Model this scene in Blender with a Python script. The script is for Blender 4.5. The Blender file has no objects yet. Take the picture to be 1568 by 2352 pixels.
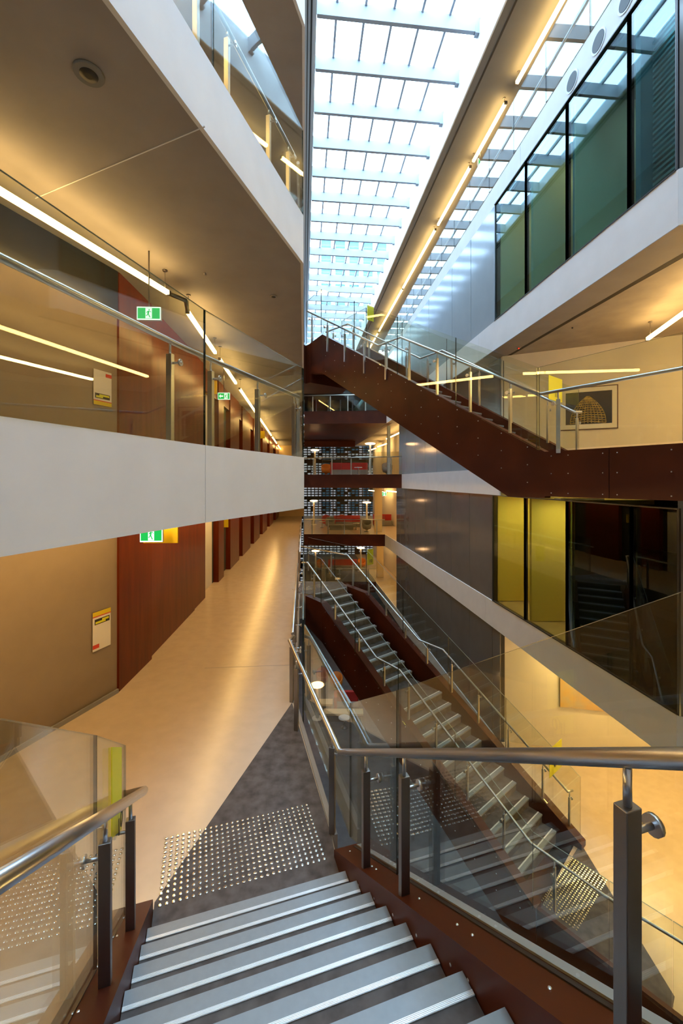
import bpy, math, random
from mathutils import Vector, Matrix
random.seed(7)
SC = bpy.context.scene
COL = SC.collection
# ------------------------------------------------------------------ units
# drawing unit u: eye at (0,0,0); the walkway floor lies 3.82 u below it. 1 u = 0.86 m
S = 0.86
F = 965.0; CX = 784.0; HY = 1104.0
L3, L2, L1, L0, LB, LC = 8.8, 4.6, 0.38, -3.82, -8.02, -12.22
TH = 0.83
def W(p): return Vector((p[0]*S, p[1]*S, (p[2]-L0)*S))
def at(px, py, z):
    y = F*z/(HY-py); return ((px-CX)/F*y, y, z)
def onl(px, a, b):            # point of the vertical plane x=a+b*y seen in column px
    y = a/((px-CX)/F-b); return (a+b*y, y)

# ------------------------------------------------------------------ camera
cam = bpy.data.cameras.new('camera'); co = bpy.data.objects.new('camera', cam); COL.objects.link(co)
co.location = W((0,0,0)); co.rotation_euler = (math.pi/2, 0, 0)
cam.sensor_fit = 'HORIZONTAL'; cam.sensor_width = 36.0; cam.lens = 36.0*F/1568
cam.shift_y = -(1176-HY)/1568.0; cam.clip_start = 0.02; cam.clip_end = 600
SC.camera = co
# ------------------------------------------------------------------ world and exposure
wd = bpy.data.worlds.new('world'); SC.world = wd; wd.use_nodes = True
wn = wd.node_tree; bg = wn.nodes['Background']
tc = wn.nodes.new('ShaderNodeTexCoord'); sx = wn.nodes.new('ShaderNodeSeparateXYZ')
rmp = wn.nodes.new('ShaderNodeValToRGB')
rmp.color_ramp.elements[0].position = 0.0; rmp.color_ramp.elements[0].color = (0.40,0.64,1.0,1)
rmp.color_ramp.elements[1].position = 0.6; rmp.color_ramp.elements[1].color = (0.52,0.74,1.0,1)
wn.links.new(tc.outputs['Generated'], sx.inputs[0]); wn.links.new(sx.outputs[2], rmp.inputs[0])
wn.links.new(rmp.outputs[0], bg.inputs[0]); bg.inputs[1].default_value = 13.2
SC.view_settings.view_transform = 'Standard'; SC.view_settings.look = 'None'
SC.view_settings.exposure = 0.0; SC.view_settings.gamma = 1.0; SC.view_settings.use_curve_mapping = False
SC.cycles.transparent_max_bounces = 40; SC.cycles.max_bounces = 9; SC.cycles.diffuse_bounces = 5
SC.cycles.glossy_bounces = 5; SC.cycles.sample_clamp_indirect = 6.0
LAMP_E = 27.0
WARM = (1.0, 0.62, 0.205)

# ------------------------------------------------------------------ materials
M = {}
def mat(name, col, rough=0.5, metal=0.0, var=0.0, scale=6.0, bump=0.0, spec=None, coat=0.0, col2=None, stretch=None, emis=None, es=0.0):
    m = bpy.data.materials.new(name); m.use_nodes = True; n = m.node_tree; p = n.nodes['Principled BSDF']
    p.inputs['Roughness'].default_value = rough; p.inputs['Metallic'].default_value = metal
    p.inputs['Base Color'].default_value = (*col, 1)
    if spec is not None: p.inputs['Specular IOR Level'].default_value = spec
    if coat: p.inputs['Coat Weight'].default_value = coat; p.inputs['Coat Roughness'].default_value = 0.15
    if emis: p.inputs['Emission Color'].default_value = (*emis, 1); p.inputs['Emission Strength'].default_value = es
    if var or bump or col2:
        t = n.nodes.new('ShaderNodeTexCoord'); mp = n.nodes.new('ShaderNodeMapping')
        g = n.nodes.new('ShaderNodeNewGeometry')
        n.links.new(g.outputs['Position'], mp.inputs[0])
        if stretch: mp.inputs['Scale'].default_value = stretch
        ns = n.nodes.new('ShaderNodeTexNoise'); ns.inputs['Scale'].default_value = scale; ns.inputs['Detail'].default_value = 6
        n.links.new(mp.outputs[0], ns.inputs['Vector'])
        if var or col2:
            r = n.nodes.new('ShaderNodeValToRGB')
            r.color_ramp.elements[0].position = 0.3; r.color_ramp.elements[1].position = 0.7
            c2 = col2 if col2 else tuple(min(1, c*(1+var)) for c in col)
            c1 = col if col2 else tuple(c*(1-var) for c in col)
            r.color_ramp.elements[0].color = (*c1, 1); r.color_ramp.elements[1].color = (*c2, 1)
            n.links.new(ns.outputs['Fac'], r.inputs[0]); n.links.new(r.outputs[0], p.inputs['Base Color'])
        if bump:
            b = n.nodes.new('ShaderNodeBump'); b.inputs['Strength'].default_value = bump; b.inputs['Distance'].default_value = 0.01
            n.links.new(ns.outputs['Fac'], b.inputs['Height']); n.links.new(b.outputs[0], p.inputs['Normal'])
    M[name] = m; return m
mat('white_plaster', (0.70,0.71,0.72), 0.6, var=0.03, scale=3)
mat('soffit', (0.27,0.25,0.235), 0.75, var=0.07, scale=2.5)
mat('concrete', (0.34,0.30,0.25), 0.7, var=0.14, scale=2.2, bump=0.1)
mat('roof_soffit', (0.155,0.155,0.15), 0.7, var=0.06, scale=1.5)
mat('beige_wall', (0.29,0.215,0.15), 0.6, var=0.04, scale=4)
mat('cream_wall', (0.80,0.73,0.62), 0.6, var=0.02, scale=4)
mat('panel_wood', (0.10,0.012,0.002), 0.30, spec=0.16, col2=(0.17,0.026,0.004), scale=3, stretch=(2.5,2.5,0.25), bump=0.03)
mat('corten', (0.050,0.011,0.005), 0.42, col2=(0.085,0.018,0.006), spec=0.18, scale=1.6, bump=0.03)
mat('terrazzo', (0.60,0.475,0.355), 0.24, var=0.05, scale=5, spec=0.45)
mat('carpet', (0.072,0.060,0.056), 0.9, col2=(0.135,0.118,0.110), scale=9, bump=0.2, spec=0.15)
mat('dark_floor', (0.10,0.095,0.095), 0.45, var=0.2, scale=3)
mat('nosing_grey', (0.25,0.27,0.285), 0.5, metal=0.15, var=0.04, scale=30)
mat('nosing_white', (0.93,0.95,0.98), 0.30, metal=0.3, var=0.03, scale=30)
mat('steel', (0.56,0.57,0.60), 0.28, metal=1.0)
mat('steel_dark', (0.25,0.235,0.235), 0.38, metal=1.0, var=0.05, scale=20, stretch=(1,1,0.05))
mat('frame_black', (0.016,0.017,0.020), 0.3)
mat('slot_dark', (0.03,0.025,0.02), 0.7)
mat('facade_panel', (0.15,0.14,0.13), 0.10, var=0.06, scale=1.5, spec=0.9)
mat('facade_panel_blue', (0.30,0.36,0.40), 0.12, var=0.04, scale=1.5, spec=0.8)
mat('rafter_grey', (0.36,0.39,0.44), 0.5)
mat('glass_edge', (0.010,0.018,0.014), 0.15)
mat('glass_rim', (0.20,0.26,0.24), 0.2)
mat('lower_wall', (0.16,0.12,0.09), 0.7, var=0.05)
mat('roof_metal', (0.55,0.60,0.66), 0.45, metal=0.3)
mat('roof_white', (0.78,0.82,0.85), 0.5)
mat('yellow', (0.72,0.69,0.02), 0.45)
mat('amber', (0.75,0.55,0.01), 0.45)
mat('black', (0.012,0.012,0.012), 0.5)
mat('red', (0.42,0.016,0.012), 0.6, var=0.08)
mat('orange', (0.72,0.20,0.012), 0.6, var=0.06)
mat('white_gloss', (0.8,0.8,0.78), 0.3)
mat('cushion_grey', (0.22,0.20,0.18), 0.8)
mat('room_yellow', (0.78,0.66,0.20), 0.7)
mat('stud', (0.80,0.80,0.79), 0.17, metal=1.0)
mat('room_teal', (0.13,0.23,0.27), 0.7)
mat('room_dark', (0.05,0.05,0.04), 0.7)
mat('room_cream', (0.68,0.58,0.36), 0.7)
mat('tower_frame', (0.75,0.77,0.80), 0.7)
mat('tower_glass', (0.06,0.16,0.22), 0.4)
mat('poster_white', (0.78,0.72,0.66), 0.6)
mat('poster_red', (0.65,0.05,0.03), 0.6)
mat('art_paper', (0.80,0.76,0.66), 0.6)
mat('wood_frame', (0.10,0.05,0.03), 0.4)
mat('screen_blue', (0.1,0.1,0.1), 0.3, emis=(0.55,0.70,1.0), es=1.6)
mat('column_yellow', (0.72,0.55,0.30), 0.6)

def emit(name, col, s):
    m = bpy.data.materials.new(name); m.use_nodes = True; n = m.node_tree
    for x in list(n.nodes): n.nodes.remove(x)
    e = n.nodes.new('ShaderNodeEmission'); e.inputs[0].default_value = (*col,1); e.inputs[1].default_value = s
    o = n.nodes.new('ShaderNodeOutputMaterial'); n.links.new(e.outputs[0], o.inputs[0]); M[name] = m
emit('lamp', WARM, LAMP_E)
emit('lamp_shade', (1.0,0.55,0.24), 9.0)
emit('lamp_walkway', WARM, LAMP_E*1.4)
emit('lamp_gallery', (1.0,0.68,0.25), LAMP_E*2.6)  # boosted glow for hidden gallery lamps, the added ones included
emit('office_warm', (1.0,0.85,0.5), 14.0)
emit('exit_green', (0.02,0.62,0.10), 1.0)
emit('exit_white', (0.75,1.0,0.80), 1.5)
emit('office_light', (0.75,0.95,1.0), 16.0)
emit('room_light', (1.0,0.85,0.38), 45.0)
emit('indicator', (1.0,0.05,0.02), 2.0)

def glass(name, tint, ior=1.5, rough=0.0, boost=1.0):
    m = bpy.data.materials.new(name); m.use_nodes = True; n = m.node_tree
    for x in list(n.nodes): n.nodes.remove(x)
    g = n.nodes.new('ShaderNodeNewGeometry')
    mi = n.nodes.new('ShaderNodeMix'); mi.inputs[2].default_value = ior; mi.inputs[3].default_value = 1/ior
    n.links.new(g.outputs['Backfacing'], mi.inputs[0])
    fr = n.nodes.new('ShaderNodeFresnel'); n.links.new(mi.outputs[0], fr.inputs[0])
    mu = n.nodes.new('ShaderNodeMath'); mu.operation = 'MULTIPLY'; mu.use_clamp = True; mu.inputs[1].default_value = boost
    n.links.new(fr.outputs[0], mu.inputs[0])
    t = n.nodes.new('ShaderNodeBsdfTransparent'); t.inputs[0].default_value = (*tint,1)
    r = n.nodes.new('ShaderNodeBsdfGlossy'); r.inputs['Roughness'].default_value = rough; r.inputs[0].default_value = (0.95,1,0.98,1)
    mx = n.nodes.new('ShaderNodeMixShader'); o = n.nodes.new('ShaderNodeOutputMaterial')
    n.links.new(mu.outputs[0], mx.inputs[0]); n.links.new(t.outputs[0], mx.inputs[1]); n.links.new(r.outputs[0], mx.inputs[2])
    n.links.new(mx.outputs[0], o.inputs[0]); M[name] = m
glass('glass', (0.935,0.95,0.90))
glass('glass_clear', (0.97,0.99,0.985))
glass('glass_teal', (0.60,0.80,0.80))
glass('glass_smoke', (0.22,0.29,0.24), boost=1.0)
glass('glass_frosted', (0.78,0.78,0.60), rough=0.05, boost=1.2)

def lattice_mat():
    m = bpy.data.materials.new('lattice'); m.use_nodes = True; n = m.node_tree; p = n.nodes['Principled BSDF']
    p.inputs['Base Color'].default_value = (0.03,0.035,0.05,1); p.inputs['Roughness'].default_value = 0.5
    g = n.nodes.new('ShaderNodeNewGeometry'); sep = n.nodes.new('ShaderNodeSeparateXYZ'); cmb = n.nodes.new('ShaderNodeCombineXYZ')
    n.links.new(g.outputs['Position'], sep.inputs[0]); n.links.new(sep.outputs[0], cmb.inputs[0]); n.links.new(sep.outputs[2], cmb.inputs[1])
    def cells(sx_, sz, seed):
        mp = n.nodes.new('ShaderNodeMapping'); mp.inputs['Scale'].default_value = (sx_, sz, 1); mp.inputs['Location'].default_value = (seed,seed*.7,0)
        n.links.new(cmb.outputs[0], mp.inputs[0])
        fr = n.nodes.new('ShaderNodeVectorMath'); fr.operation = 'FRACTION'; n.links.new(mp.outputs[0], fr.inputs[0])
        fl = n.nodes.new('ShaderNodeVectorMath'); fl.operation = 'FLOOR'; n.links.new(mp.outputs[0], fl.inputs[0])
        wn_ = n.nodes.new('ShaderNodeTexWhiteNoise'); wn_.noise_dimensions = '2D'; n.links.new(fl.outputs[0], wn_.inputs['Vector'])
        s2 = n.nodes.new('ShaderNodeSeparateXYZ'); n.links.new(fr.outputs[0], s2.inputs[0])
        def band(sock, lo, hi):
            a = n.nodes.new('ShaderNodeMath'); a.operation = 'GREATER_THAN'; a.inputs[1].default_value = lo; n.links.new(sock, a.inputs[0])
            b = n.nodes.new('ShaderNodeMath'); b.operation = 'LESS_THAN'; b.inputs[1].default_value = hi; n.links.new(sock, b.inputs[0])
            c = n.nodes.new('ShaderNodeMath'); c.operation = 'MULTIPLY'; n.links.new(a.outputs[0], c.inputs[0]); n.links.new(b.outputs[0], c.inputs[1]); return c.outputs[0]
        c = n.nodes.new('ShaderNodeMath'); c.operation = 'MULTIPLY'
        n.links.new(band(s2.outputs[0], .13, .87), c.inputs[0]); n.links.new(band(s2.outputs[1], .22, .80), c.inputs[1])
        pick = n.nodes.new('ShaderNodeMath'); pick.operation = 'GREATER_THAN'; pick.inputs[1].default_value = 0.18
        n.links.new(wn_.outputs['Value'], pick.inputs[0])
        d = n.nodes.new('ShaderNodeMath'); d.operation = 'MULTIPLY'; n.links.new(c.outputs[0], d.inputs[0]); n.links.new(pick.outputs[0], d.inputs[1])
        return d.outputs[0]
    a = cells(2.9, 4.4, 0.3)
    tr = n.nodes.new('ShaderNodeBsdfTransparent'); tr.inputs[0].default_value = (0.25,0.205,0.17,1)
    mx = n.nodes.new('ShaderNodeMixShader'); n.links.new(a, mx.inputs[0])
    n.links.new(p.outputs[0], mx.inputs[1]); n.links.new(tr.outputs[0], mx.inputs[2])
    n.links.new(mx.outputs[0], n.nodes['Material Output'].inputs[0]); M['lattice'] = m
lattice_mat()

# ------------------------------------------------------------------ mesh builder (coordinates in u)
ORG = {}
class MB:
    def __init__(s): s.v = []; s.f = []; s.m = []; s.sm = []
    def add(s, vs, fs, mi=0, smooth=False):
        o = len(s.v); s.v += [tuple(v) for v in vs]
        for f in fs: s.f.append(tuple(o+i for i in f)); s.m.append(mi); s.sm.append(smooth)
        return s
    def prism(s, poly, z0, z1, mi=0, top=None, bot=None):
        a = sum(poly[i][0]*poly[(i+1)%len(poly)][1]-poly[(i+1)%len(poly)][0]*poly[i][1] for i in range(len(poly)))
        if a < 0: poly = poly[::-1]
        n = len(poly)
        vs = [(p[0],p[1],z0) for p in poly]+[(p[0],p[1],z1) for p in poly]
        o = len(s.v); s.v += vs
        s.f.append(tuple(o+i for i in reversed(range(n)))); s.m.append(mi if bot is None else bot); s.sm.append(False)
        s.f.append(tuple(o+n+i for i in range(n))); s.m.append(mi if top is None else top); s.sm.append(False)
        for i in range(n):
            j = (i+1)%n; s.f.append((o+i,o+j,o+n+j,o+n+i)); s.m.append(mi); s.sm.append(False)
        return s
    def hexa(s, b, t, mi=0):            # bottom quad, top quad
        s.add(list(b)+list(t), [(3,2,1,0),(4,5,6,7),(0,1,5,4),(1,2,6,5),(2,3,7,6),(3,0,4,7)], mi); return s
    def wallseg(s, p, q, off, z0p, z1p, z0q=None, z1q=None, mi=0):
        # upright slab along p->q, thickened by vector off; separate heights at both ends
        z0q = z0p if z0q is None else z0q; z1q = z1p if z1q is None else z1q
        a = (p[0],p[1]); b = (q[0],q[1]); c = (q[0]+off[0],q[1]+off[1]); d = (p[0]+off[0],p[1]+off[1])
        s.hexa([(*a,z0p),(*b,z0q),(*c,z0q),(*d,z0p)], [(*a,z1p),(*b,z1q),(*c,z1q),(*d,z1p)], mi); return s
    def box(s, c, hx, hy, hz, ang=0, mi=0):
        ca, sa = math.cos(ang), math.sin(ang)
        def r(x,y): return (c[0]+x*ca-y*sa, c[1]+x*sa+y*ca)
        P = [r(-hx,-hy), r(hx,-hy), r(hx,hy), r(-hx,hy)]
        s.hexa([(*p,c[2]-hz) for p in P], [(*p,c[2]+hz) for p in P], mi); return s
    def tube(s, pts, r, n=12, cap=True, mi=0):
        pts = [Vector(p) for p in pts]; rings = []
        for i, p in enumerate(pts):
            if i == 0: d = (pts[1]-p).normalized(); k = 1
            elif i == len(pts)-1: d = (p-pts[i-1]).normalized(); k = 1
            else:
                a = (p-pts[i-1]).normalized(); b = (pts[i+1]-p).normalized(); d = (a+b).normalized(); k = 1/max(.35, d.dot(a))
            if i == 0:
                up = Vector((0,0,1)) if abs(d.z) < .9 else Vector((1,0,0))
                u = d.cross(up).normalized()
            else: u = (u-d*u.dot(d)).normalized()
            w = d.cross(u).normalized()
            kk = min(k, 1.6)
            rings.append([p+(u*math.cos(t)+w*math.sin(t))*r*(kk if 0 < i < len(pts)-1 else 1) for t in [2*math.pi*j/n for j in range(n)]])
        o = len(s.v)
        for R in rings: s.v += [tuple(v) for v in R]
        for i in range(len(rings)-1):
            for j in range(n):
                k2 = (j+1)%n; s.f.append((o+i*n+j, o+i*n+k2, o+(i+1)*n+k2, o+(i+1)*n+j)); s.m.append(mi); s.sm.append(True)
        if cap:
            s.f.append(tuple(o+j for j in reversed(range(n)))); s.m.append(mi); s.sm.append(False)
            s.f.append(tuple(o+(len(rings)-1)*n+j for j in range(n))); s.m.append(mi); s.sm.append(False)
        return s
    def lathe(s, c, prof, n=24, mi=0):     # prof: (radius, z) list
        o = len(s.v)
        for r, z in prof:
            for j in range(n):
                t = 2*math.pi*j/n; s.v.append((c[0]+r*math.cos(t), c[1]+r*math.sin(t), c[2]+z))
        for i in range(len(prof)-1):
            for j in range(n):
                k = (j+1)%n; s.f.append((o+i*n+j, o+i*n+k, o+(i+1)*n+k, o+(i+1)*n+j)); s.m.append(mi); s.sm.append(True)
        s.f.append(tuple(o+j for j in reversed(range(n)))); s.m.append(mi); s.sm.append(False)
        s.f.append(tuple(o+(len(prof)-1)*n+j for j in range(n))); s.m.append(mi); s.sm.append(False)
        return s
    def build(s, name, mats, parent=None, bevel=0.0, org=None):
        vs = [W(v) for v in s.v]
        if parent is not None: o = ORG[parent.name]
        elif org is not None: o = W(org)
        else:
            xs = [v.x for v in vs]; ys = [v.y for v in vs]; zs = [v.z for v in vs]
            o = Vector(((min(xs)+max(xs))/2, (min(ys)+max(ys))/2, min(zs)))
        me = bpy.data.meshes.new(name); me.from_pydata([v-o for v in vs], [], s.f)
        if isinstance(mats, str): mats = [mats]
        for m in mats: me.materials.append(M[m])
        me.polygons.foreach_set('material_index', s.m); me.polygons.foreach_set('use_smooth', s.sm)
        me.update()
        ob = bpy.data.objects.new(name, me); COL.objects.link(ob)
        if parent is not None: ob.parent = parent
        else: ob.location = o
        ORG[ob.name] = o
        if bevel:
            b = ob.modifiers.new('bevel', 'BEVEL'); b.width = bevel; b.segments = 2; b.limit_method = 'ANGLE'
        return ob
def tag(o, label=None, cat=None, group=None, kind=None):
    if label: o['label'] = label
    if cat: o['category'] = cat
    if group: o['group'] = group
    if kind: o['kind'] = kind
    return o
def empty(name, p, label, cat, group=None):
    o = bpy.data.objects.new(name, None); COL.objects.link(o); o.location = W(p); o.empty_display_size = 0.1
    ORG[o.name] = W(p); return tag(o, label, cat, group)
def struct(name, mb, mats, parent=None):
    o = mb.build(name, mats, parent)
    if parent is None: o['kind'] = 'structure'
    return o
def copy_tree(o, parent=None):
    c = o.copy(); COL.objects.link(c)
    if parent is not None: c.parent = parent
    for ch in [x for x in bpy.data.objects if x.parent == o]: copy_tree(ch, c)
    return c

def text_part(parent, s, centre, right, size, mat_, name='digits', mirror=False):
    # lettering lying on an upright plane: centre in u, right = horizontal direction
    cu = bpy.data.curves.new(name, 'FONT'); cu.body = s; cu.size = size*S; cu.align_x = 'CENTER'; cu.align_y = 'CENTER'; cu.extrude = 0.0015
    cu.materials.append(M[mat_])
    o = bpy.data.objects.new(name, cu); COL.objects.link(o)
    r = Vector((right[0], right[1], 0)).normalized(); up = Vector((0,0,1)); nrm = r.cross(up)
    R = Matrix((r, up, nrm)).transposed().to_4x4(); R.translation = W(centre)-ORG[parent.name]
    me = bpy.data.meshes.new_from_object(o); me.materials.clear(); me.materials.append(M[mat_]); bpy.data.objects.remove(o)
    o = bpy.data.objects.new(name, me); COL.objects.link(o)
    o.parent = parent; o.matrix_local = R
    return o

# ================================================================== STRUCTURE
def XL(y, c=.03): return c-.09*y
def XR0(y): return 6.18-.104*y
def XR2(y): return 5.56-.095*y
def XR3(y): return 5.56-.080*y
FAR = 46.0
def wallx(y): return -3.50-.0708*y
# ---- left wall (beige plaster near, timber panels beyond the corner)
def left_level(z0, z1, tagn):
    w = MB()
    w.wallseg((-4.06,7.6), (-7.9,-4.2), (-.4,.1), z0, z1)
    struct('wall_left', w, 'beige_wall')
left_level(LC, 13.3, 0)
# timber panel wall beyond the corner with recesses at the doorways
def panel_run(z0, z1):
    w = MB()
    segs = [(279,345,0.0),(347,445,-.05),(447,471,-.02)]
    yy = [7.66, 8.95, 12.3, 13.6]
    a = [(-4.0,7.62),(-4.02,8.9)]
    w.wallseg((-4.02,7.60), (-4.06,9.0), (-.25,0), z0, z1)
    w.wallseg((-4.12,9.0), (-4.33,12.4), (-.25,0), z0, z1)
    w.wallseg((-4.36,12.4), (-4.44,13.7), (-.25,0), z0, z1)
    for px0, px1 in ((502,514),(529,549),(557,575),(583,596),(603,613),(619,627),(633,641)):
        ya, yb = onl(px0,-3.50,-.0708)[1], onl(px1,-3.50,-.0708)[1]
        w.wallseg((wallx(ya),ya), (wallx(yb),yb), (-.22,0), z0, z1)
    # head panel above the doorways
    w.wallseg((wallx(13.7)-.05,13.7), (wallx(42)-.05,42), (-.25,0), z1-.75, z1)
    return w
for z0, z1 in ((L0, L1-TH), (L1, L2-TH), (L2, L3-TH)):
    o = struct('wall_left_panelled', panel_run(z0, z1), 'panel_wood')
    b = MB(); b.wallseg((wallx(13.6)-.20,13.6), (wallx(15.6)-.20,15.6), (-.2,0), z0, z1); struct('wall_left_recess', b, 'cream_wall')
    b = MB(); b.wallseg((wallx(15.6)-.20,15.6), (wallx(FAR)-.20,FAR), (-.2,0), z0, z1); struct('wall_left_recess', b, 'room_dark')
struct('wall_left_top', MB().wallseg((-4.06,7.6), (-7.4,FAR), (-.3,0), L3, 13.3), 'beige_wall')
struct('wall_left_lower', MB().wallseg((XL(7.4)-.9,7.4), (XL(FAR)-.9,FAR), (-.3,0), LC, L0-TH), 'lower_wall')
struct('wall_left_lower_near', MB().wallseg((-2.9,-4.3), (-1.5,7.4), (-.3,0), LC, L0-TH), 'lower_wall')
struct('wall_far_upper', MB().wallseg((-9,FAR+.1), (XL(FAR),FAR+.1), (0,.2), L2-TH, 13.3).wallseg((XR3(FAR),FAR+.1), (12.4,FAR+.1), (0,.2), L2-TH, 13.3).wallseg((XL(FAR),FAR+.1), (XR3(FAR),FAR+.1), (0,.2), L2-TH, L3), 'lower_wall')
# dark strip painted in for a glass reflection at the upper wall head; skirting
b = MB(); b.wallseg((-4.03,7.58), (-7.8,-4), (-.02,.0), 3.02, 3.77); struct('trim_1', b, 'frame_black')
b = MB(); b.wallseg((-4.04,7.58), (-7.8,-4), (.03,-.01), L0, L0+.07); struct('baseboard_left', b, 'soffit')

# ---- slabs on the left: polygons in plan
def left_poly(pts, near):
    return [near]+pts+[(XL(FAR),FAR), (-7.4,FAR), (-5.2,14), (-4.5,8), (-8.2,-4)]
PL1 = left_poly([(-1.46,4.50),(-.61,6.86)], (-3.6,-3.4))
PL2 = left_poly([(-.66,7.29)], (-3.78,-3.4))
PL3 = left_poly([(-.64,7.36)], (-3.78,-3.4))
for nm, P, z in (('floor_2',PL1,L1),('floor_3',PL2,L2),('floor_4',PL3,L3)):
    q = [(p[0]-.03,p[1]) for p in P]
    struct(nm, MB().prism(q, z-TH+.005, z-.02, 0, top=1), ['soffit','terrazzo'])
# white fascia boards
n_trim = 1
def trim(mb, m='white_plaster'):
    global n_trim; n_trim += 1
    return struct('trim_%d' % n_trim, mb, m)
def fascia(P, z, k, m='white_plaster', th=TH, dz=0.0):
    b = MB()
    for i in range(k):
        p, q = P[i], P[i+1]; d = Vector((q[0]-p[0], q[1]-p[1])).normalized(); n = (-d.y*.05, d.x*.05)
        g = .008 if i else 0
        b.wallseg((p[0]+d.x*g,p[1]+d.y*g), q, n, z-th-dz, z)
    trim(b, m)
fascia(PL1, L1, 3); fascia(PL2, L2, 2); fascia(PL3, L3, 2)
# joint line seen in the soffit above
j = MB(); a = at(470,290,L2-TH); c = at(80,455,L2-TH); j.wallseg((a[0],a[1]), (c[0],c[1]), (.0,.012), L2-TH-.002, L2-TH+.01); trim(j)

# ---- walkway level (L0) floor
PF = [(-.84,7.26), (-.10,4.50), (-.05,4.26), (-1.68,3.74), (-2.3,1.5), (-3.7,-3.4), (-8.2,-4), (-4.5,8), (-5.2,14), (-7.4,FAR), (XL(FAR,-.187),FAR), (XL(15.9,-.187),15.9), (-.0,15.9), (.20,15.2), (-1.05,14.12), (-1.22,14.25), (XL(14.1,-.187),14.1)]
struct('floor_1', MB().prism(PF, L0-TH, L0, 0), 'terrazzo')
b = MB(); PFe = [(XL(14.05,-.187),14.05), (-.84,7.26), (-.10,4.50)]
for i in range(2):
    p, q = PFe[i], PFe[i+1]; d = Vector((q[0]-p[0], q[1]-p[1])).normalized(); b.wallseg(p, q, (-d.y*.06, d.x*.06), L0-TH, L0+.02)
trim(b, 'soffit')
# carpet: dark triangle in front of the stair, and the landing
cp = MB(); cp.prism([(-.85,7.22), (-.10,4.48), (-.05,4.20), (-.0,4.0), (-1.60,3.52), (-1.69,3.80)], L0-.001, L0+.006)
tag(cp.build('carpet', 'carpet'), 'dark grey carpet triangle at the foot of the near stairs', 'carpet')
cp = MB(); cp.prism([(-1.55,14.2), (-1.22,14.22),(-1.06,14.1), (.20,15.15), (-.02,15.85), (-1.5,15.85)], L0-.001, L0+.006)
tag(cp.build('carpet', 'carpet'), 'dark carpet on the landing at the head of the far lower stairs', 'carpet')
fj = MB(); a = at(470,1535,L0); c = at(680,1527,L0); fj.wallseg((a[0],a[1]), (c[0],c[1]), (0,.012), L0, L0+.001)
trim(fj, 'soffit')

# ---- far ends of floors across the atrium (rust-coloured edges)
def far_floor(nm, y0l, y0r, z, xl=None, xr=None, th=TH, mtop='dark_floor'):
    xl = XL(y0l) if xl is None else xl; xr = XR0(y0r) if xr is None else xr
    struct(nm, MB().prism([(xl,y0l),(xr,y0r),(XR0(FAR),FAR),(XL(FAR),FAR)], z-th, z, 0, top=1, bot=0), ['corten',mtop])
far_floor('floor_5', 27.9, 27.5, L2)
far_floor('floor_18', 33.0, 33.0, L3, xr=3.0)
far_floor('floor_6', 26.9, 25.0, L1)
far_floor('floor_7', 30.0, 29.8, L0, mtop='terrazzo')
far_floor('floor_8', 33.5, 33.3, LB)
bm_ = MB(); bm_.wallseg((XL(40),40), (1.3,40), (0,.4), L2-TH-.55, L2-TH+.02); trim(bm_, 'corten')
# lowest floor
struct('floor_9', MB().prism([(-9,-4.3),(12.5,-4.3),(12.5,FAR),(-9,FAR)], LC-.3, LC), 'dark_floor')

# ---- right side slabs
def right_slab(nm, fn, z, y0, y1, xo=12.4, mats=('concrete','terrazzo'), th=TH):
    P = [(fn(y1),y1), (fn(y0),y0), (xo,y0), (xo,y1)]
    struct(nm, MB().prism([(p[0]+(.04 if i < 2 else 0),p[1]) for i, p in enumerate(P)], z-th+.005, z-.02, 0, top=1), list(mats))
right_slab('floor_10', XR0, L0, 6.85, FAR)
right_slab('floor_16', XR0, L1, 13.0, FAR); right_slab('floor_17', XR0, LB, 13.3, FAR)
right_slab('floor_11', XR2, L2, 6.2, FAR)
right_slab('floor_12', XR3, L3, -3, FAR)
def right_fascia(fn, z, y0, y1, th=TH, m='white_plaster', end=True, step=None):
    b = MB(); ys = [y0]
    y = y0
    while y+7 < y1: y += 7; ys.append(y)
    ys.append(y1)
    for i in range(len(ys)-1):
        a, c = ys[i]+.006, ys[i+1]-.006
        b.wallseg((fn(a),a), (fn(c),c), (.05,0), z-th, z)
    if end: b.wallseg((fn(y0),y0), (fn(y0)+1.6,y0-1.25), (.03,.05), z-th, z)
    trim(b, m)
right_fascia(XR0, L0, 6.85, 29.8); right_fascia(XR2, L2, 6.2, 40); right_fascia(XR3, L3, -3, 40, end=False)
right_fascia(XR0, L1, 12.9, 25.0, end=False); right_fascia(XR0, LB, 13.3, 33.2, end=False)
# soffit strip under the L2 slab with the dark slot, and lower concrete ceiling behind
struct('ceiling_2', MB().prism([(XR2(6.2),6.2),(XR2(12.9),12.9),(XR2(12.9)+.62,12.9),(XR2(6.2)+.75,6.2)], L2-TH-.01, L2-TH), 'soffit')
sl = MB(); sl.prism([(XR2(6.2)+.75,6.2),(XR2(12.8)+.62,12.8),(XR2(12.8)+.72,12.8),(XR2(6.2)+.87,6.2)], L2-TH-.012, L2-TH); trim(sl, 'slot_dark')
struct('ceiling_3', MB().prism([(5.6,-3),(5.1,6.2),(XR2(6.2)+.9,6.2),(XR2(12.8)+.7,12.8),(12.4,12.8),(12.4,-3)], L2-TH-.008, L2-.2), 'concrete')
# L1 floor on the right, with the rust-coloured bridge edge
PB = [(3.51,7.26), (4.53,5.58), (6.6,2.2), (9.2,-3.2), (12.4,-3.2), (12.4,12.9), (4.84,12.9), (4.98,9.1)]
struct('floor_13', MB().prism([(p[0]+.06,p[1]) for p in PB], -.24, L1, 0, top=1), ['corten','terrazzo'])
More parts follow.
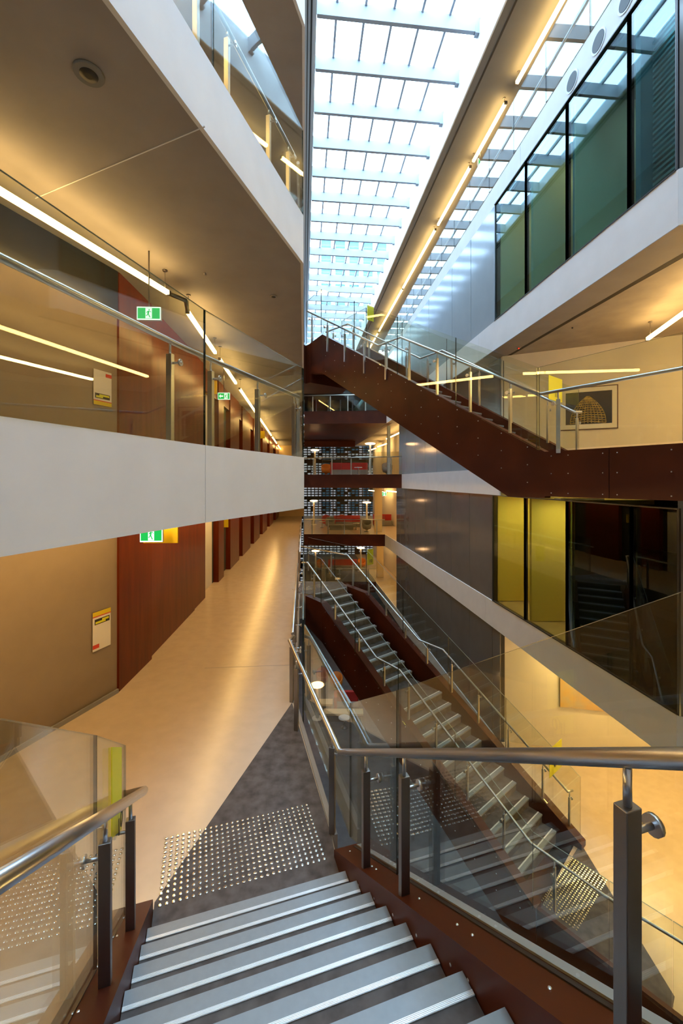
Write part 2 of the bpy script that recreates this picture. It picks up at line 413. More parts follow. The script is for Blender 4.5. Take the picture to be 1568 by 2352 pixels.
# L-1 floor on the right
PC = [(3.60,7.75), (4.38,6.83), (4.91,6.22), (7.2,3.6), (12.4,3.6), (12.4,13.2), (4.88,13.2), (5.12,9.25)]
struct('floor_14', MB().prism(PC, LB-.75, LB, 0, top=1), ['corten','terrazzo'])
cp = MB(); a = at(1333,1937,LB); c = at(1549,2290,LB)
cp.prism([(3.62,7.78), (4.38,6.86), (4.90,6.26), (c[0],c[1]), (a[0],a[1])], LB-.001, LB+.006)
tag(cp.build('carpet', 'carpet'), 'dark carpet at the foot of the far lower stairs beside the sand-coloured floor', 'carpet')

# ---- cream walls with pictures on the right
def wall_between(nm, p, q, z0, z1, m='cream_wall', th=.12):
    struct(nm, MB().wallseg(p, q, (0,th), z0, z1), m)
wall_between('wall_right_upper', (4.86,12.7), (12.3,9.15), L1, L2-TH)
wall_between('wall_right_lower', (4.90,12.95), (12.3,11.30), LB, L0-TH)
struct('wall_right', MB().prism([(12.3,-4.3),(12.5,-4.3),(12.5,FAR),(12.3,FAR)], LC, 13.6), 'cream_wall')
struct('wall_back', MB().prism([(-9,-4.6),(12.5,-4.6),(12.5,-4.3),(-9,-4.3)], LC, 13.6), 'cream_wall')

# ---- facade panels right (dark glossy) with joints
def panels(nm, fn, z0, z1, pxs, a, b_, m):
    w = MB(); ys = []
    for px in pxs: ys.append(onl(px, a, b_)[1])
    for i in range(len(ys)-1):
        y0, y1 = ys[i+1]+.015, ys[i]-.015
        w.wallseg((a+b_*y0+.03,y0), (a+b_*y1+.03,y1), (.06,0), z0, z1)
    w.wallseg((a+b_*ys[-1]+.07,ys[-1]), (a+b_*ys[0]+.07,ys[0]), (.1,0), z0, z1, mi=1)
    struct(nm, w, [m,'frame_black'])
panels('wall_right_cladding', XR0, L0, L1-TH, [909,918,931,951,974,1001,1034,1076,1130], 6.18, -.104, 'facade_panel')
panels('wall_right_cladding', XR0, LB, L0-TH, [909,918,931,951,974,1001,1034,1076,1128,1146], 6.18, -.104, 'facade_panel')
panels('wall_right_cladding', XR0, LC, LB-TH, [915,931,951,974,1001,1034,1076,1128,1240], 6.18, -.104, 'facade_panel')
panels('wall_right_cladding', XR0, L1, L2-TH, [915,931,951,974,1001,1034,1076,1146], 6.18, -.104, 'facade_panel_blue')
panels('wall_right_cladding', XR2, L2, L3-TH, [880,905,940,983,1036,1079,1135], 5.56, -.095, 'facade_panel_blue')

for z0, z1 in ((LB,L0-TH),(L0,L1-TH),(L1,L2-TH)):
    struct('wall_right_gallery_far', MB().wallseg((XR0(25.2)+2.0,25.2), (XR0(FAR)+2.0,FAR), (.1,0), z0, z1).wallseg((XR0(25.2)+.1,25.2), (XR0(25.2)+2.0,25.2), (0,-.1), z0, z1), 'cream_wall')
# ---- windows: a framed glass front; the rooms behind
def window(num, a, b_, px0, px1, z0, z1, gm, fr=.025):
    p = onl(px0,a,b_); q = onl(px1,a,b_)   # p far, q near
    w = MB(); w.wallseg((p[0]+.03,p[1]-fr), (q[0]+.03,q[1]+fr), (.02,0), z0+fr, z1-fr)
    o = struct('window_%d' % num, w, gm)
    f = MB()
    for r in (p, q): f.box((r[0]+.05, r[1], (z0+z1)/2), fr+.02, fr, (z1-z0)/2, 0)
    for zz in (z0+fr/2, z1-fr/2): f.wallseg((p[0]-.01,p[1]), (q[0]-.01,q[1]), (.12,0), zz-fr/2, zz+fr/2)
    f.build('window_frame', 'frame_black', o)
    return p, q
wpx0 = [(1130,1203,'glass_frosted'),(1203,1299,'glass_frosted'),(1299,1446,'glass_smoke'),(1446,1556,'glass_smoke')]
for k, (p0,p1,g) in enumerate(wpx0): window(k+1, 6.18, -.104, p0, p1, L0, L1-TH, g)
wpx2 = [(1135,1205,'glass_teal'),(1205,1299,'glass_teal'),(1299,1441,'glass_teal'),(1441,1552,'glass_teal')]
for k, (p0,p1,g) in enumerate(wpx2): window(k+5, 5.56, -.095, p0, p1, L2, L3-TH, g)

def room(a, b_, px0, px1, z0, z1, depth, mats, nm='wall_room'):
    p = onl(px0,a,b_); q = onl(px1,a,b_)
    w = MB()
    w.wallseg((p[0]+depth,p[1]), (q[0]+depth,q[1]), (.1,0), z0, z1, mi=0)
    w.wallseg((p[0]+.18,p[1]), (p[0]+depth,p[1]), (0,.06), z0, z1, mi=1)
    w.wallseg((q[0]+.18,q[1]), (q[0]+depth,q[1]), (0,-.06), z0, z1, mi=1)
    struct(nm, w, mats); return p, q
def ceiling_panel(c, hx, hy, m, label, group, ang=0):
    t = empty('ceiling_light', (c[0],c[1],c[2]-.04), label, 'ceiling light', group)
    MB().box((c[0],c[1],c[2]-.02), hx+.04, hy+.04, .02, ang).build('frame', 'white_gloss', t)
    MB().box((c[0],c[1],c[2]-.045), hx, hy, .008, ang).build('diffuser', m, t)
p, q = room(6.18, -.104, 1130, 1203, L0, L1-TH, 2.0, ['room_yellow','room_yellow'])
ceiling_panel(((p[0]+q[0])/2+.9,(p[1]+q[1])/2,L1-TH), .5, .12, 'room_light', 'ceiling light inside the left yellow-lit room of the right facade', 'lights in the yellow rooms')
p, q = room(6.18, -.104, 1203, 1299, L0, L1-TH, 2.0, ['room_yellow','room_yellow'])
ceiling_panel(((p[0]+q[0])/2+.9,(p[1]+q[1])/2,L1-TH), .5, .12, 'room_light', 'ceiling light inside the right yellow-lit room of the right facade', 'lights in the yellow rooms')
room(6.18, -.104, 1299, 1446, L0, L1-TH, 2.4, ['room_dark','room_dark']); room(6.18, -.104, 1446, 1556, L0, L1-TH, 2.4, ['room_dark','room_dark'])
p, q = room(5.56, -.095, 1135, 1205, L2, L3-TH, 2.2, ['room_cream','room_cream'])
ceiling_panel(((p[0]+q[0])/2+1.1,(p[1]+q[1])/2,L3-TH), .4, .15, 'office_warm', 'ceiling light in the furthest upper office', 'lights in the upper yellow offices')
p, q = room(5.56, -.095, 1205, 1299, L2, L3-TH, 2.2, ['room_cream','room_cream'])
ceiling_panel(((p[0]+q[0])/2+1.1,(p[1]+q[1])/2,L3-TH), .4, .15, 'office_warm', 'ceiling light in the upper office with pale yellow walls', 'lights in the upper yellow offices')
for k, (a0, a1) in enumerate(((1299,1441),(1441,1552))):
    p, q = room(5.56, -.095, a0, a1, L2, L3-TH, 3.0, ['room_teal','room_teal'])
    ceiling_panel(((p[0]+q[0])/2+2.0,(p[1]+q[1])/2,L3-TH), .35, .14, 'office_light', ['cool ceiling light in the teal upper office','cool ceiling light in the office with the slatted blind'][k], 'cool office lights')
bl_ = MB()
for k in range(30): 
    z_ = L2+.35+k*.095; bl_.wallseg((p[0]+.35,p[1]-.1), (q[0]+.35,q[1]+.1), (.06,0), z_, z_+.045)
tag(bl_.build('window_blind', 'facade_panel_blue'), 'grey slatted blind behind the nearest upper right window', 'blind')
# facade end post and blank return wall at the near end
MBp = MB(); e = onl(1552,5.56,-.095); MBp.prism([(e[0]+.0,e[1]),(e[0]+1.6,e[1]-1.25),(e[0]+1.65,e[1]-1.15),(e[0]+.1,e[1]+.1)], L2, L3-TH); struct('wall_right_return', MBp, 'facade_panel')
e = onl(1556,6.18,-.104); MBp = MB().prism([(e[0],e[1]),(e[0]+1.6,e[1]-1.25),(e[0]+1.65,e[1]-1.15),(e[0]+.1,e[1]+.1)], L0, L1-.62); struct('wall_right_return', MBp, 'facade_panel')

# ---- top gallery wall and roof
struct('wall_right_gallery', MB().wallseg((XR3(-3)+3.6,-3), (XR3(FAR)+3.6,FAR), (.1,0), L3, 12.2), 'cream_wall')
def XS1(y): return 5.25-.100*y
def XS0(y): return .371-.0907*y
struct('ceiling_1', MB().prism([(XS1(-4.3),-4.3),(XS1(FAR),FAR),(12.4,FAR),(12.4,-4.3)], 12.17, 12.6), 'roof_soffit')
gv = MB(); gv.wallseg((XS1(-4)+.22,-4), (XS1(FAR)+.22,FAR), (.05,0), 12.163, 12.2); trim(gv, 'slot_dark')
b = MB().wallseg((XS1(-4.3),-4.3), (XS1(FAR),FAR), (-.04,0), 12.15, 13.3); trim(b, 'roof_white')
struct('ceiling_4', MB().prism([(XS0(-4.3),-4.3),(XS0(FAR),FAR),(-9,FAR),(-9,-4.3)], 13.0, 13.45), 'roof_metal')
gv = MB(); gv.wallseg((XS0(-4)-.12,-4), (XS0(FAR)-.12,FAR), (-.05,0), 12.96, 13.02); gv.wallseg((XS0(-4)-.24,-4), (XS0(FAR)-.24,FAR), (-.03,0), 12.96, 13.02); trim(gv, 'frame_black')
struct('ceiling_5', MB().prism([(XS1(-4.3),-4.3),(XS1(FAR),FAR),(12.4,FAR),(12.4,-4.3)], 13.3, 13.5), 'roof_metal')
# skylight: rafters, purlins, panes
rd = Vector((1,.1)).normalized()
k = 0; y = 11.70-1.55*10
rafts = []
while y < 42:
    rafts.append(y); y += 1.55
sk = empty('skylight', (2.4,15,13.0), 'long glazed roof of the atrium with white rafters and square panes', 'skylight')
def xcut(y0, fn):      # meeting of a rafter line starting at left edge y0 with fn edge
    x0 = XS0(y0); t = (fn(y0)-x0)/(1+.1*.1); return (x0+t, y0+.1*t)
for y0 in rafts:
    r = MB(); a = (XS0(y0),y0); c = xcut(y0, XS1)
    r.wallseg(a, c, (0,.11), 13.0, 13.42); r.wallseg((c[0]-.16,c[1]-.02), c, (0,.16), 12.97, 13.2)
    for i in range(5):
        px_ = .54+.81*i; r.lathe((a[0]+px_, a[1]+.1*px_+.05, 13.40), [(.03,0),(.03,.05)], 8)
    r.build('rafter', 'rafter_grey', sk)
for i in range(5):
    off = .54+.81*i; r = MB()
    r.wallseg((XS0(rafts[0])+off, rafts[0]+.1*off), (XS0(rafts[-1])+off, rafts[-1]+.1*off), (.065,0), 13.38, 13.50)
    r.build('glazing_bar', 'rafter_grey', sk)
for i in range(len(rafts)-1):
    ya, yb = rafts[i], rafts[i+1]; a = (XS0(ya),ya); c = xcut(ya,XS1); d = xcut(yb,XS1); e = (XS0(yb),yb)
    g = MB(); g.prism([a,c,d,e], 13.50, 13.515); g.build('pane', 'glass_clear', sk)
# glazed far end above the top bridge
w = MB()
w.wallseg((XL(41.5),41.5), (XR3(41.5),41.5), (0,.02), L2, L3-.1, mi=1); w.wallseg((XL(41.5),41.5), (XR3(41.5),41.5), (0,.02), L3, 12.9)
o = struct('window_9', w, ['glass_clear','glass_teal']); f = MB()
x = XL(41.5)
while x < XR3(41.5): f.box((x,41.45,(L2+13)/2), .06, .08, (13-L2)/2); x += 1.2
for z in (L2+.1, 6.2, L3, 10.4, 12): f.wallseg((XL(41.5),41.4), (XR3(41.5),41.4), (0,.1), z-.06, z+.06)
f.build('window_frame', 'roof_metal', o)
# patterned end wall, perforated with small daylight openings
w = MB(); w.wallseg((-9,FAR-.1), (12.4,FAR-.1), (0,.02), LC, L2-TH); struct('wall_far', w, 'lattice')
w = MB()
for z in (L0-TH-.2, LB-TH-.2, L1-.2, L0+1.75, L1+1.6): w.wallseg((-9,FAR-.3), (12.4,FAR-.3), (0,.15), z, z+.35)
trim(w, 'slot_dark')
struct('wall_far_corridor', MB().wallseg((-7.5,FAR-1), (XL(FAR-1),FAR-1), (0,.2), L0, L2-TH), 'column_yellow')

# ================================================================== OBJECTS
# ---- outside: office tower beyond the glass roof
tw = empty('office_tower', (-5,150,-20), 'pale office tower with a grid of square windows seen through the glass roof', 'building')
b = MB(); b.prism([(-8,150),(62,157),(60,175),(-10,168)], -20, 86); b.build('wall', 'tower_glass', tw)
g = MB()
def twp(x): return (-8+x, 150+.1*x-.15)
x = 0
while x <= 70: p = twp(x); g.box((p[0],p[1],33), .75, .5, 53, .1); x += 5.0
z = -18
while z < 88: p, q = twp(0), twp(70); g.wallseg(p, q, (.05,-.6), z, z+1.9); z += 5.2
g.build('facade_grid', 'tower_frame', tw)

# ---- balustrades -------------------------------------------------
def balustrade(label, glass_pts, posts, rail, height=1.44, group=None, rr=.029, nrm=None, pins=True, gth=.018, gmat='glass', splits=None, pmat='steel_dark', pw=(.032,.024), gap=.012, base=None, zlift=0.02):
    """glass_pts: list of (x,y,z) bottoms of glass corners; posts: list of (x,y,zbase,ztop,ang); rail: list of polylines"""
    o = empty('balustrade', base or glass_pts[0], label, 'balustrade', group)
    for i in range(len(glass_pts)-1):
        p, q = Vector(glass_pts[i]), Vector(glass_pts[i+1]); L = Vector((q.x-p.x,q.y-p.y)).length
        nn = max(1, int(round(L/(splits or 1.9))))
        d2 = Vector((q.x-p.x,q.y-p.y)).normalized(); off = (-d2.y*gth, d2.x*gth)
        for kx in range(nn):
            a = p.lerp(q, kx/nn); c = p.lerp(q, (kx+1)/nn)
            a = a+(c-a).normalized()*gap/2; c = c-(c-a).normalized()*gap/2
            gm_ = MB().wallseg(a, c, off, a.z+zlift, a.z+height, c.z+zlift, c.z+height)
            gm_.m[1] = 2; gm_.m[3] = 1; gm_.m[5] = 1
            gm_.build('glass_panel', [gmat,'glass_edge','glass_rim'], o)
    for (x,y,zb,zt,an) in posts:
        pm = MB().box((x,y,(zb+zt)/2), pw[0], pw[1], (zt-zb)/2, an).build('post', pmat, o, bevel=.003)
        MB().tube([(x,y,zt), (x,y,zt+.12)], .013, 8).build('spigot', 'steel', pm)
        if pins and nrm is not None:
            nx, ny = nrm(x,y) if callable(nrm) else nrm
            dd = math.hypot(nx,ny); 
            pn = MB().tube([(x,y,zt-.09), (x+nx*.98,y+ny*.98,zt-.09)], .011, 8)
            pn.tube([(x+nx*.80,y+ny*.80,zt-.09), (x+nx*.92,y+ny*.92,zt-.09)], .034, 14)
            pn.build('glass_clamp', 'steel', pm)
    for r in rail:
        MB().tube(r, rr, 16).build('handrail', 'steel', o)
    return o

# ---- the near staircase ------------------------------------------
TD = (.954,.299); DD = (-.299,.954)      # along the tread / down the flight
G, RI = .315, .1965
def Rn(i, w=0.0, dz=0.0): return (.0435+.0940*i+TD[0]*w, 3.878-.3005*i+TD[1]*w, -3.61+RI*i+dz)
def Ln(i, w=0.0, dz=0.0): return (.0435-1.685*TD[0]+.0940*i-TD[0]*w, 3.878-1.685*TD[1]-.3005*i-TD[1]*w, -3.61+RI*i+dz)
ns = empty('staircase', (-.7,3.7,L0), 'wide carpeted stairs with grey and white nosings running down in the foreground', 'staircase')
NST = 11
for i in range(NST):
    a = Ln(i, -.005); c = Rn(i, -.005); z = a[2]
    up = 1 if i < NST-1 else 6
    b0 = (a[0]-DD[0]*G*up, a[1]-DD[1]*G*up); b1 = (c[0]-DD[0]*G*up, c[1]-DD[1]*G*up)
    s = MB(); s.prism([(a[0],a[1]),(c[0],c[1]),b1,b0], z-RI-.10, z-.006)
    st = s.build('step', 'carpet', ns)
    def strip(d0, d1, z0, z1):
        return [(a[0]-DD[0]*d0,a[1]-DD[1]*d0),(c[0]-DD[0]*d0,c[1]-DD[1]*d0),(c[0]-DD[0]*d1,c[1]-DD[1]*d1),(a[0]-DD[0]*d1,a[1]-DD[1]*d1)]
    n = MB(); n.prism(strip(-.012,.068,0,0), z-.03, z); n.build('nosing', 'nosing_grey', st)
    n = MB(); n.prism(strip(.0682,.0925,0,0), z-.004, z+.001)
    for rr_ in range(4): n.prism(strip(.070+.006*rr_,.0725+.006*rr_,0,0), z+.001, z+.0035)
    n.build('grip_strip', 'nosing_white', st)
# strings (stair edges): hollow rust-coloured upstands with rivets
def string(par, fn, side, i0, i1, w=.27, top=.12, depth=1.05):
    zt0 = -3.70
    s = MB(); a = fn(i0); b_ = fn(i0+.35); c = fn(i1)
    A0 = fn(i0); A1 = fn(i0,w); B0 = fn(i1,0,top); B1 = fn(i1,w,top)
    z0 = A0[2]+top+.0
    s.hexa([(A0[0],A0[1],L0-TH),(A1[0],A1[1],L0-TH),(B1[0],B1[1],B1[2]-depth),(B0[0],B0[1],B0[2]-depth)],
           [(A0[0],A0[1],z0),(A1[0],A1[1],z0),(B1[0],B1[1],B1[2]),(B0[0],B0[1],B0[2])])
    return s.build('string', 'corten', par)
def rivets(par, pts, r=.0085, axis=(0,0,1)):
    proto = None
    for p in pts:
        if proto is None:
            m = MB().lathe((0,0,0), [(r,0),(r*.9,r*.35),(r*.4,r*.55)], 8)
            me = bpy.data.meshes.new('rivet'); me.from_pydata([Vector(v)*S for v in m.v], [], m.f); me.materials.append(M['steel']); proto = me
        o = bpy.data.objects.new('rivet', proto); COL.objects.link(o); o.parent = par
        o.location = W(p)-ORG[par.name]; o.rotation_euler = Vector((0,0,1)).rotation_difference(Vector(axis)).to_euler()
sr = string(ns, Rn, 1, -1.27, 11.0); sl_ = string(ns, Ln, -1, -1.25, 11.0)
rv = []
for i in (-.6,.7,1.25,1.55,3.0,3.9,5.3,5.75,7.4,8.6,9.2): rv.append(Rn(i,.10,.121))
for i in (1.9,3.7,4.4,6.0,6.3): rv.append(Rn(i,.235,.121))
rivets(sr, rv)
rivets(sr, [Rn(i,-.001,-.02) for i in (1.1,2.2,3.3,4.4,5.6,6.1,8.1)], axis=(-TD[0],-TD[1],0))
rivets(sl_, [Ln(i,.16,.121) for i in (-.3,.9,1.9,2.3,3.9,4.9,6.1)], axis=(0,0,1))
for fn, w0 in ((Rn,.212),(Ln,.212)):
    A = fn(-1.0,w0,.122); B_ = fn(11,w0,.122); A2 = fn(-1.0,w0+.05,.122); B2 = fn(11,w0+.05,.122)
    c_ = MB(); c_.hexa([A,A2,B2,B_], [(q_[0],q_[1],q_[2]+.012) for q_ in (A,A2,B2,B_)]); c_.build('glass_channel', 'soffit', sr if fn is Rn else sl_)
    A = fn(-1.0,w0-.035,.121); B_ = fn(11,w0-.035,.121); A2 = fn(-1.0,w0-.012,.121); B2 = fn(11,w0-.012,.121)
    c_ = MB(); c_.hexa([A,A2,B2,B_], [(q_[0],q_[1],q_[2]+.006) for q_ in (A,A2,B2,B_)]); c_.build('glass_gasket', 'frame_black', sr if fn is Rn else sl_)
# right balustrade of the near stairs, continuing along the walkway edge
def rail_r(s): return (-.018+.299*s, 4.26-.954*s, -2.75+.61*s)
def glz(i): return Rn(i,.19,.10)
posts = []
for s_ in (3.076,1.48,.75,5.0):
    r = rail_r(s_); i = (3.878-r[1]+.02)/.3005; posts.append((r[0],r[1],-3.61+RI*i+.12-.015, r[2]-.15, math.atan2(TD[1],TD[0])))
balustrade('glass balustrade with steel handrail up the right side of the near stairs', [glz(10.2),glz(2.31)], posts, [[rail_r(0)]+[rail_r(s_) for s_ in (4.2,7.5)]], nrm=(TD[0]*.13,TD[1]*.13), splits=9)
# corner and walkway-edge panels
gc = glz(2.31); kc = (.106,4.46,L0+.02)
gp = [(gc[0],gc[1],gc[2]), (kc[0],kc[1],kc[2])]
dz = .0
e0 = (-.60,6.95,L0+.0)
balustrade('glass balustrade along the dark carpet edge beside the foot of the near stairs', [gp[0],(kc[0],kc[1],L0+.02),e0],
  [(-.10,4.53,L0+.02,-2.87,-.28),(-.69,6.42,L0,-2.87,-.28),(-.86,7.25,L0,-2.87,-.28)],
  [[rail_r(0),(-.894,7.22,-2.75),(-.84,7.42,-2.75)]], nrm=(.17,.05), splits=2.9)
# left balustrade
def rail_l(i): p = Ln(i,.07); return (p[0],p[1],-2.75+.61*.315*(i+1.25))
lp = []
for i in (.72,3.25,8.6):
    p = Ln(i,.08,.12); lp.append((p[0],p[1],p[2]-.015,rail_l(i)[2]-.15,math.atan2(TD[1],TD[0])))
e_ = rail_l(-1.25); 
lb = balustrade('glass balustrade with steel handrail down the left side of the near stairs', [Ln(-.42,.19,.08),Ln(2.55,.19,.12),Ln(10,.19,.12)], lp,
  [[rail_l(10), rail_l(-1.2), (e_[0]-.16,e_[1]-.02,e_[2]-.02)]], nrm=(-TD[0]*.12,-TD[1]*.12), splits=9)
def sign(label, p, q, z0, z1, s, off=(.0,-.012), size=.16, tz=.22, flip=False, ztop2=None, zbot2=None):
    o = empty('level_sign', (p[0],p[1],z0), label, 'sign')
    MB().wallseg(p, q, off, z0, z1, z0 if zbot2 is None else zbot2, z1 if ztop2 is None else ztop2).build('plate', 'yellow', o)
    d = Vector((q[0]-p[0],q[1]-p[1])).normalized()
    if flip: d = -d
    n = d.to_3d().cross(Vector((0,0,1)))
    c = ((p[0]+q[0])/2, (p[1]+q[1])/2, z0+tz)
    k_ = .012 if s else 0
    cc = (c[0]+n.x*.02, c[1]+n.y*.02, c[2])
    text_part(o, s, cc, (d.x,d.y), size, 'black')
    return o
a = Ln(.35,.160); c = Ln(1.40,.160); zt = Ln(-.42,.19,.08)[2]+1.44
sign('tall yellow level sign on the end glass of the near left balustrade', a, c, zt-.50, zt+.13, '10', off=(-.008,0), size=.17, tz=.17, ztop2=zt+.33, zbot2=zt-.30, flip=True)

# ---- tactile studs
def stud_mesh():
    m = MB().lathe((0,0,0), [(.0175,0),(.0150,.0045),(.0085,.0075)], 12)
    me = bpy.data.meshes.new('tactile_stud'); me.from_pydata([Vector(v)*S for v in m.v], [], m.f); me.materials.append(M['stud'])
    for p_ in me.polygons: p_.use_smooth = False
    return me
SM = stud_mesh()
bl = at(367,2081,L0); 
pts = []
NX, NY = 28, 14
br = at(745,1974,L0); tl = at(382,1927,L0)
ux = ((br[0]-bl[0])/(NX-1), (br[1]-bl[1])/(NX-1)); uy = ((tl[0]-bl[0])/(NY-1), (tl[1]-bl[1])/(NY-1))
for j in range(NY):
    for i in range(NX):
        pts.append((bl[0]+ux[0]*i+uy[0]*j, bl[1]+ux[1]*i+uy[1]*j, L0+.006))
pts.sort(key=lambda p: p[1])
for p in pts[:300]:
    o = bpy.data.objects.new('tactile_stud', SM); COL.objects.link(o); o.location = W(p)
    tag(o, 'small round steel stud of the tactile grid before the near stairs', 'tactile stud', 'tactile studs before the near stairs')
rest = MB()
for p in pts[300:]: rest.lathe(p, [(.0175,0),(.0150,.0045),(.0085,.0075)], 12)
tag(rest.build('tactile_studs', 'stud'), 'back rows of steel tactile studs, far edge of the near grid', 'tactile studs', kind='stuff')
def far_studs(o_, u, v, nu, nv, z, label, r=.018):
    b = MB()
    for i in range(nu):
        for j_ in range(nv): b.lathe((o_[0]+u[0]*.058*i+v[0]*.058*j_, o_[1]+u[1]*.058*i+v[1]*.058*j_, z), [(r,0),(r*.8,.007)], 8)
    tag(b.build('tactile_studs', 'stud'), label, 'tactile studs', kind='stuff')

# ---- the two far staircases (same plan, one storey apart) --------
T2 = (.768,.640); D2 = (.640,-.768)
def nose_R(n):
    if n <= 11: return (.57+.194*(n-3), 14.57-.239*(n-3))
    return (2.81+.198*(n-12), 11.77-.238*(n-12))
def flight(nm_label, z_top, P0, P1, P2, farend, group, riv_seed, near_gl, skirt=1.26):
    st = empty('staircase', (P1[0],P1[1],z_top-4.2), nm_label, 'staircase', None)
    def trimmed(R_):
        a1 = Vector((P1[0]+T2[0]*.2,P1[1]+T2[1]*.2)); dd = Vector((P2[0]-P1[0],P2[1]-P1[1])); den = dd.x*(-T2[1])-dd.y*(-T2[0])
        w_ = Vector((R_[0],R_[1]))-a1
        t_ = (dd.x*w_.y-dd.y*w_.x)/(dd.x*T2[1]-dd.y*T2[0])
        return max(.8, min(1.65, t_))
    r = 4.2/22
    for n in range(1, 23):
        R = nose_R(n); wd_ = trimmed(R); Lh = (R[0]-wd_*T2[0], R[1]-wd_*T2[1]); z = z_top-(n-1)*r
        bk = .32 if n not in (1,12) else (.4 if n == 1 else 1.15)
        q = [Lh, R, (R[0]-D2[0]*bk, R[1]-D2[1]*bk), (Lh[0]-D2[0]*bk, Lh[1]-D2[1]*bk)]
        s = MB().prism(q, z-r-.08, z-.004).build('step', 'carpet', st)
        m = MB().prism([(Lh[0]+D2[0]*.01,Lh[1]+D2[1]*.01),(R[0]+D2[0]*.01,R[1]+D2[1]*.01),(R[0]-D2[0]*.07,R[1]-D2[1]*.07),(Lh[0]-D2[0]*.07,Lh[1]-D2[1]*.07)], z-.035, z)
        m.build('nosing', 'nosing_grey', s)
        m = MB().prism([(Lh[0]-D2[0]*.0705,Lh[1]-D2[1]*.0705),(R[0]-D2[0]*.0705,R[1]-D2[1]*.0705),(R[0]-D2[0]*.095,R[1]-D2[1]*.095),(Lh[0]-D2[0]*.095,Lh[1]-D2[1]*.095)], z-.006, z+.002)
        m.build('grip_strip', 'nosing_white', s)
    # near string
    th = .22; off = (T2[0]*th, T2[1]*th)
    s = MB(); tt = .905; PM = tuple(P1[i_]+(P2[i_]-P1[i_])*tt for i_ in range(3)); zb2 = P2[2]-.80
    s.wallseg(P1, PM, off, P1[2]-skirt, P1[2], zb2, PM[2]); s.wallseg(PM, P2, off, zb2, PM[2], zb2, P2[2])
    s.wallseg(P0, P1, off, P0[2]-.95, P0[2], P1[2]-skirt, P1[2])
    so = s.build('string', 'corten', st)
    v1, v2 = Vector(P1), Vector(P2); pr = []
    L_ = (v2-v1).length; k_ = int(L_/.62)
    for i in range(k_+1):
        t = (i+.4)/(k_+1); v = v1.lerp(v2, t)
        lo = .77+(skirt-.77)*(1-t)
        for fz in (.10, .5, .9): pr.append((v.x-.004, v.y-.004, v.z-lo*fz))
    rivets(so, pr, r=.011, axis=(-T2[0],-T2[1],0))
    # far string
    g = 1.65+.22
    Q1 = (P1[0]+T2[0]*g, P1[1]+T2[1]*g, P1[2]); Q2 = farend
    Q0 = (Q1[0]-.75, Q1[1]+.75, P0[2])
    s = MB(); s.wallseg(Q1, Q2, off, Q1[2]-skirt, Q1[2], Q2[2]-.80, Q2[2]); s.wallseg(Q0, Q1, off, Q0[2]-.9, Q0[2], Q1[2]-skirt, Q1[2])
    s.build('string', 'corten', st)
    # soffit plate
    u = 1.75
    s = MB(); s.hexa([(P1[0]+off[0],P1[1]+off[1],P1[2]-skirt+.02),(P2[0]+off[0],P2[1]+off[1],P2[2]-.75),(P2[0]+T2[0]*u,P2[1]+T2[1]*u,P2[2]-.75),(P1[0]+T2[0]*u,P1[1]+T2[1]*u,P1[2]-skirt+.02)],
                     [(P1[0]+off[0],P1[1]+off[1],P1[2]-skirt+.10),(P2[0]+off[0],P2[1]+off[1],P2[2]-.68),(P2[0]+T2[0]*u,P2[1]+T2[1]*u,P2[2]-.68),(P1[0]+T2[0]*u,P1[1]+T2[1]*u,P1[2]-skirt+.10)])
    s.build('soffit', 'corten', st)
    return st
up = flight('rust-coloured stairs rising across the upper atrium to the top left landing', L2, (-1.2,14.35,4.60), (-.62,13.58,4.73), (3.51,7.26,.50), (5.0,8.9,.50), None, 1, None)
lo = flight('rust-coloured stairs descending through the lower middle of the atrium', L0, (-1.2,13.95,L0), (-.63,13.5,-3.93), (3.58,7.75,-7.90), (5.2,9.1,-7.90), None, 2, None)
# landing slab of upper stair
struct('floor_15', MB().prism([(XL(14.0)-.1,14.0),(-1.22,14.3),(-1.05,14.12),(.2,15.15),(-.0,15.9),(XL(16)-.1,16.0)], L2-1.3, L2-.004, 0, top=1), ['corten','carpet'])
# bridge edge: rust-coloured panels with rivets
br_ = MB(); 
for p, q in (((3.51,7.26),(4.05,6.37)), ((4.055,6.362),(5.2,4.48)), ((5.205,4.47),(6.6,2.2)), ((6.61,2.18),(9.2,-3.2))):
    br_.wallseg(p, q, (.06,.04), -.27, .50)
bo = struct('trim_40', br_, 'corten')
pr = []
for (x0,y0,x1,y1) in ((3.56,7.18,4.02,6.42),(4.08,6.32,5.15,4.56)):
    for t in (0.03,.36,.97):
        for z in (-.21,.12,.42): pr.append((x0+(x1-x0)*t-.005, y0+(y1-y0)*t-.004, z))
rivets(bo, pr, r=.010, axis=(-.85,-.52,0))
# tapering white wall piece of L1 on the right is the R1 fascia; edge of L-1 floor
b = MB()
for p, q in (((3.60,7.75),(4.38,6.83)), ((4.38,6.83),(4.91,6.22)), ((4.91,6.22),(7.2,3.6))): b.wallseg(p, q, (.06,.05), LB-.7, LB+.12)
trim(b, 'corten')

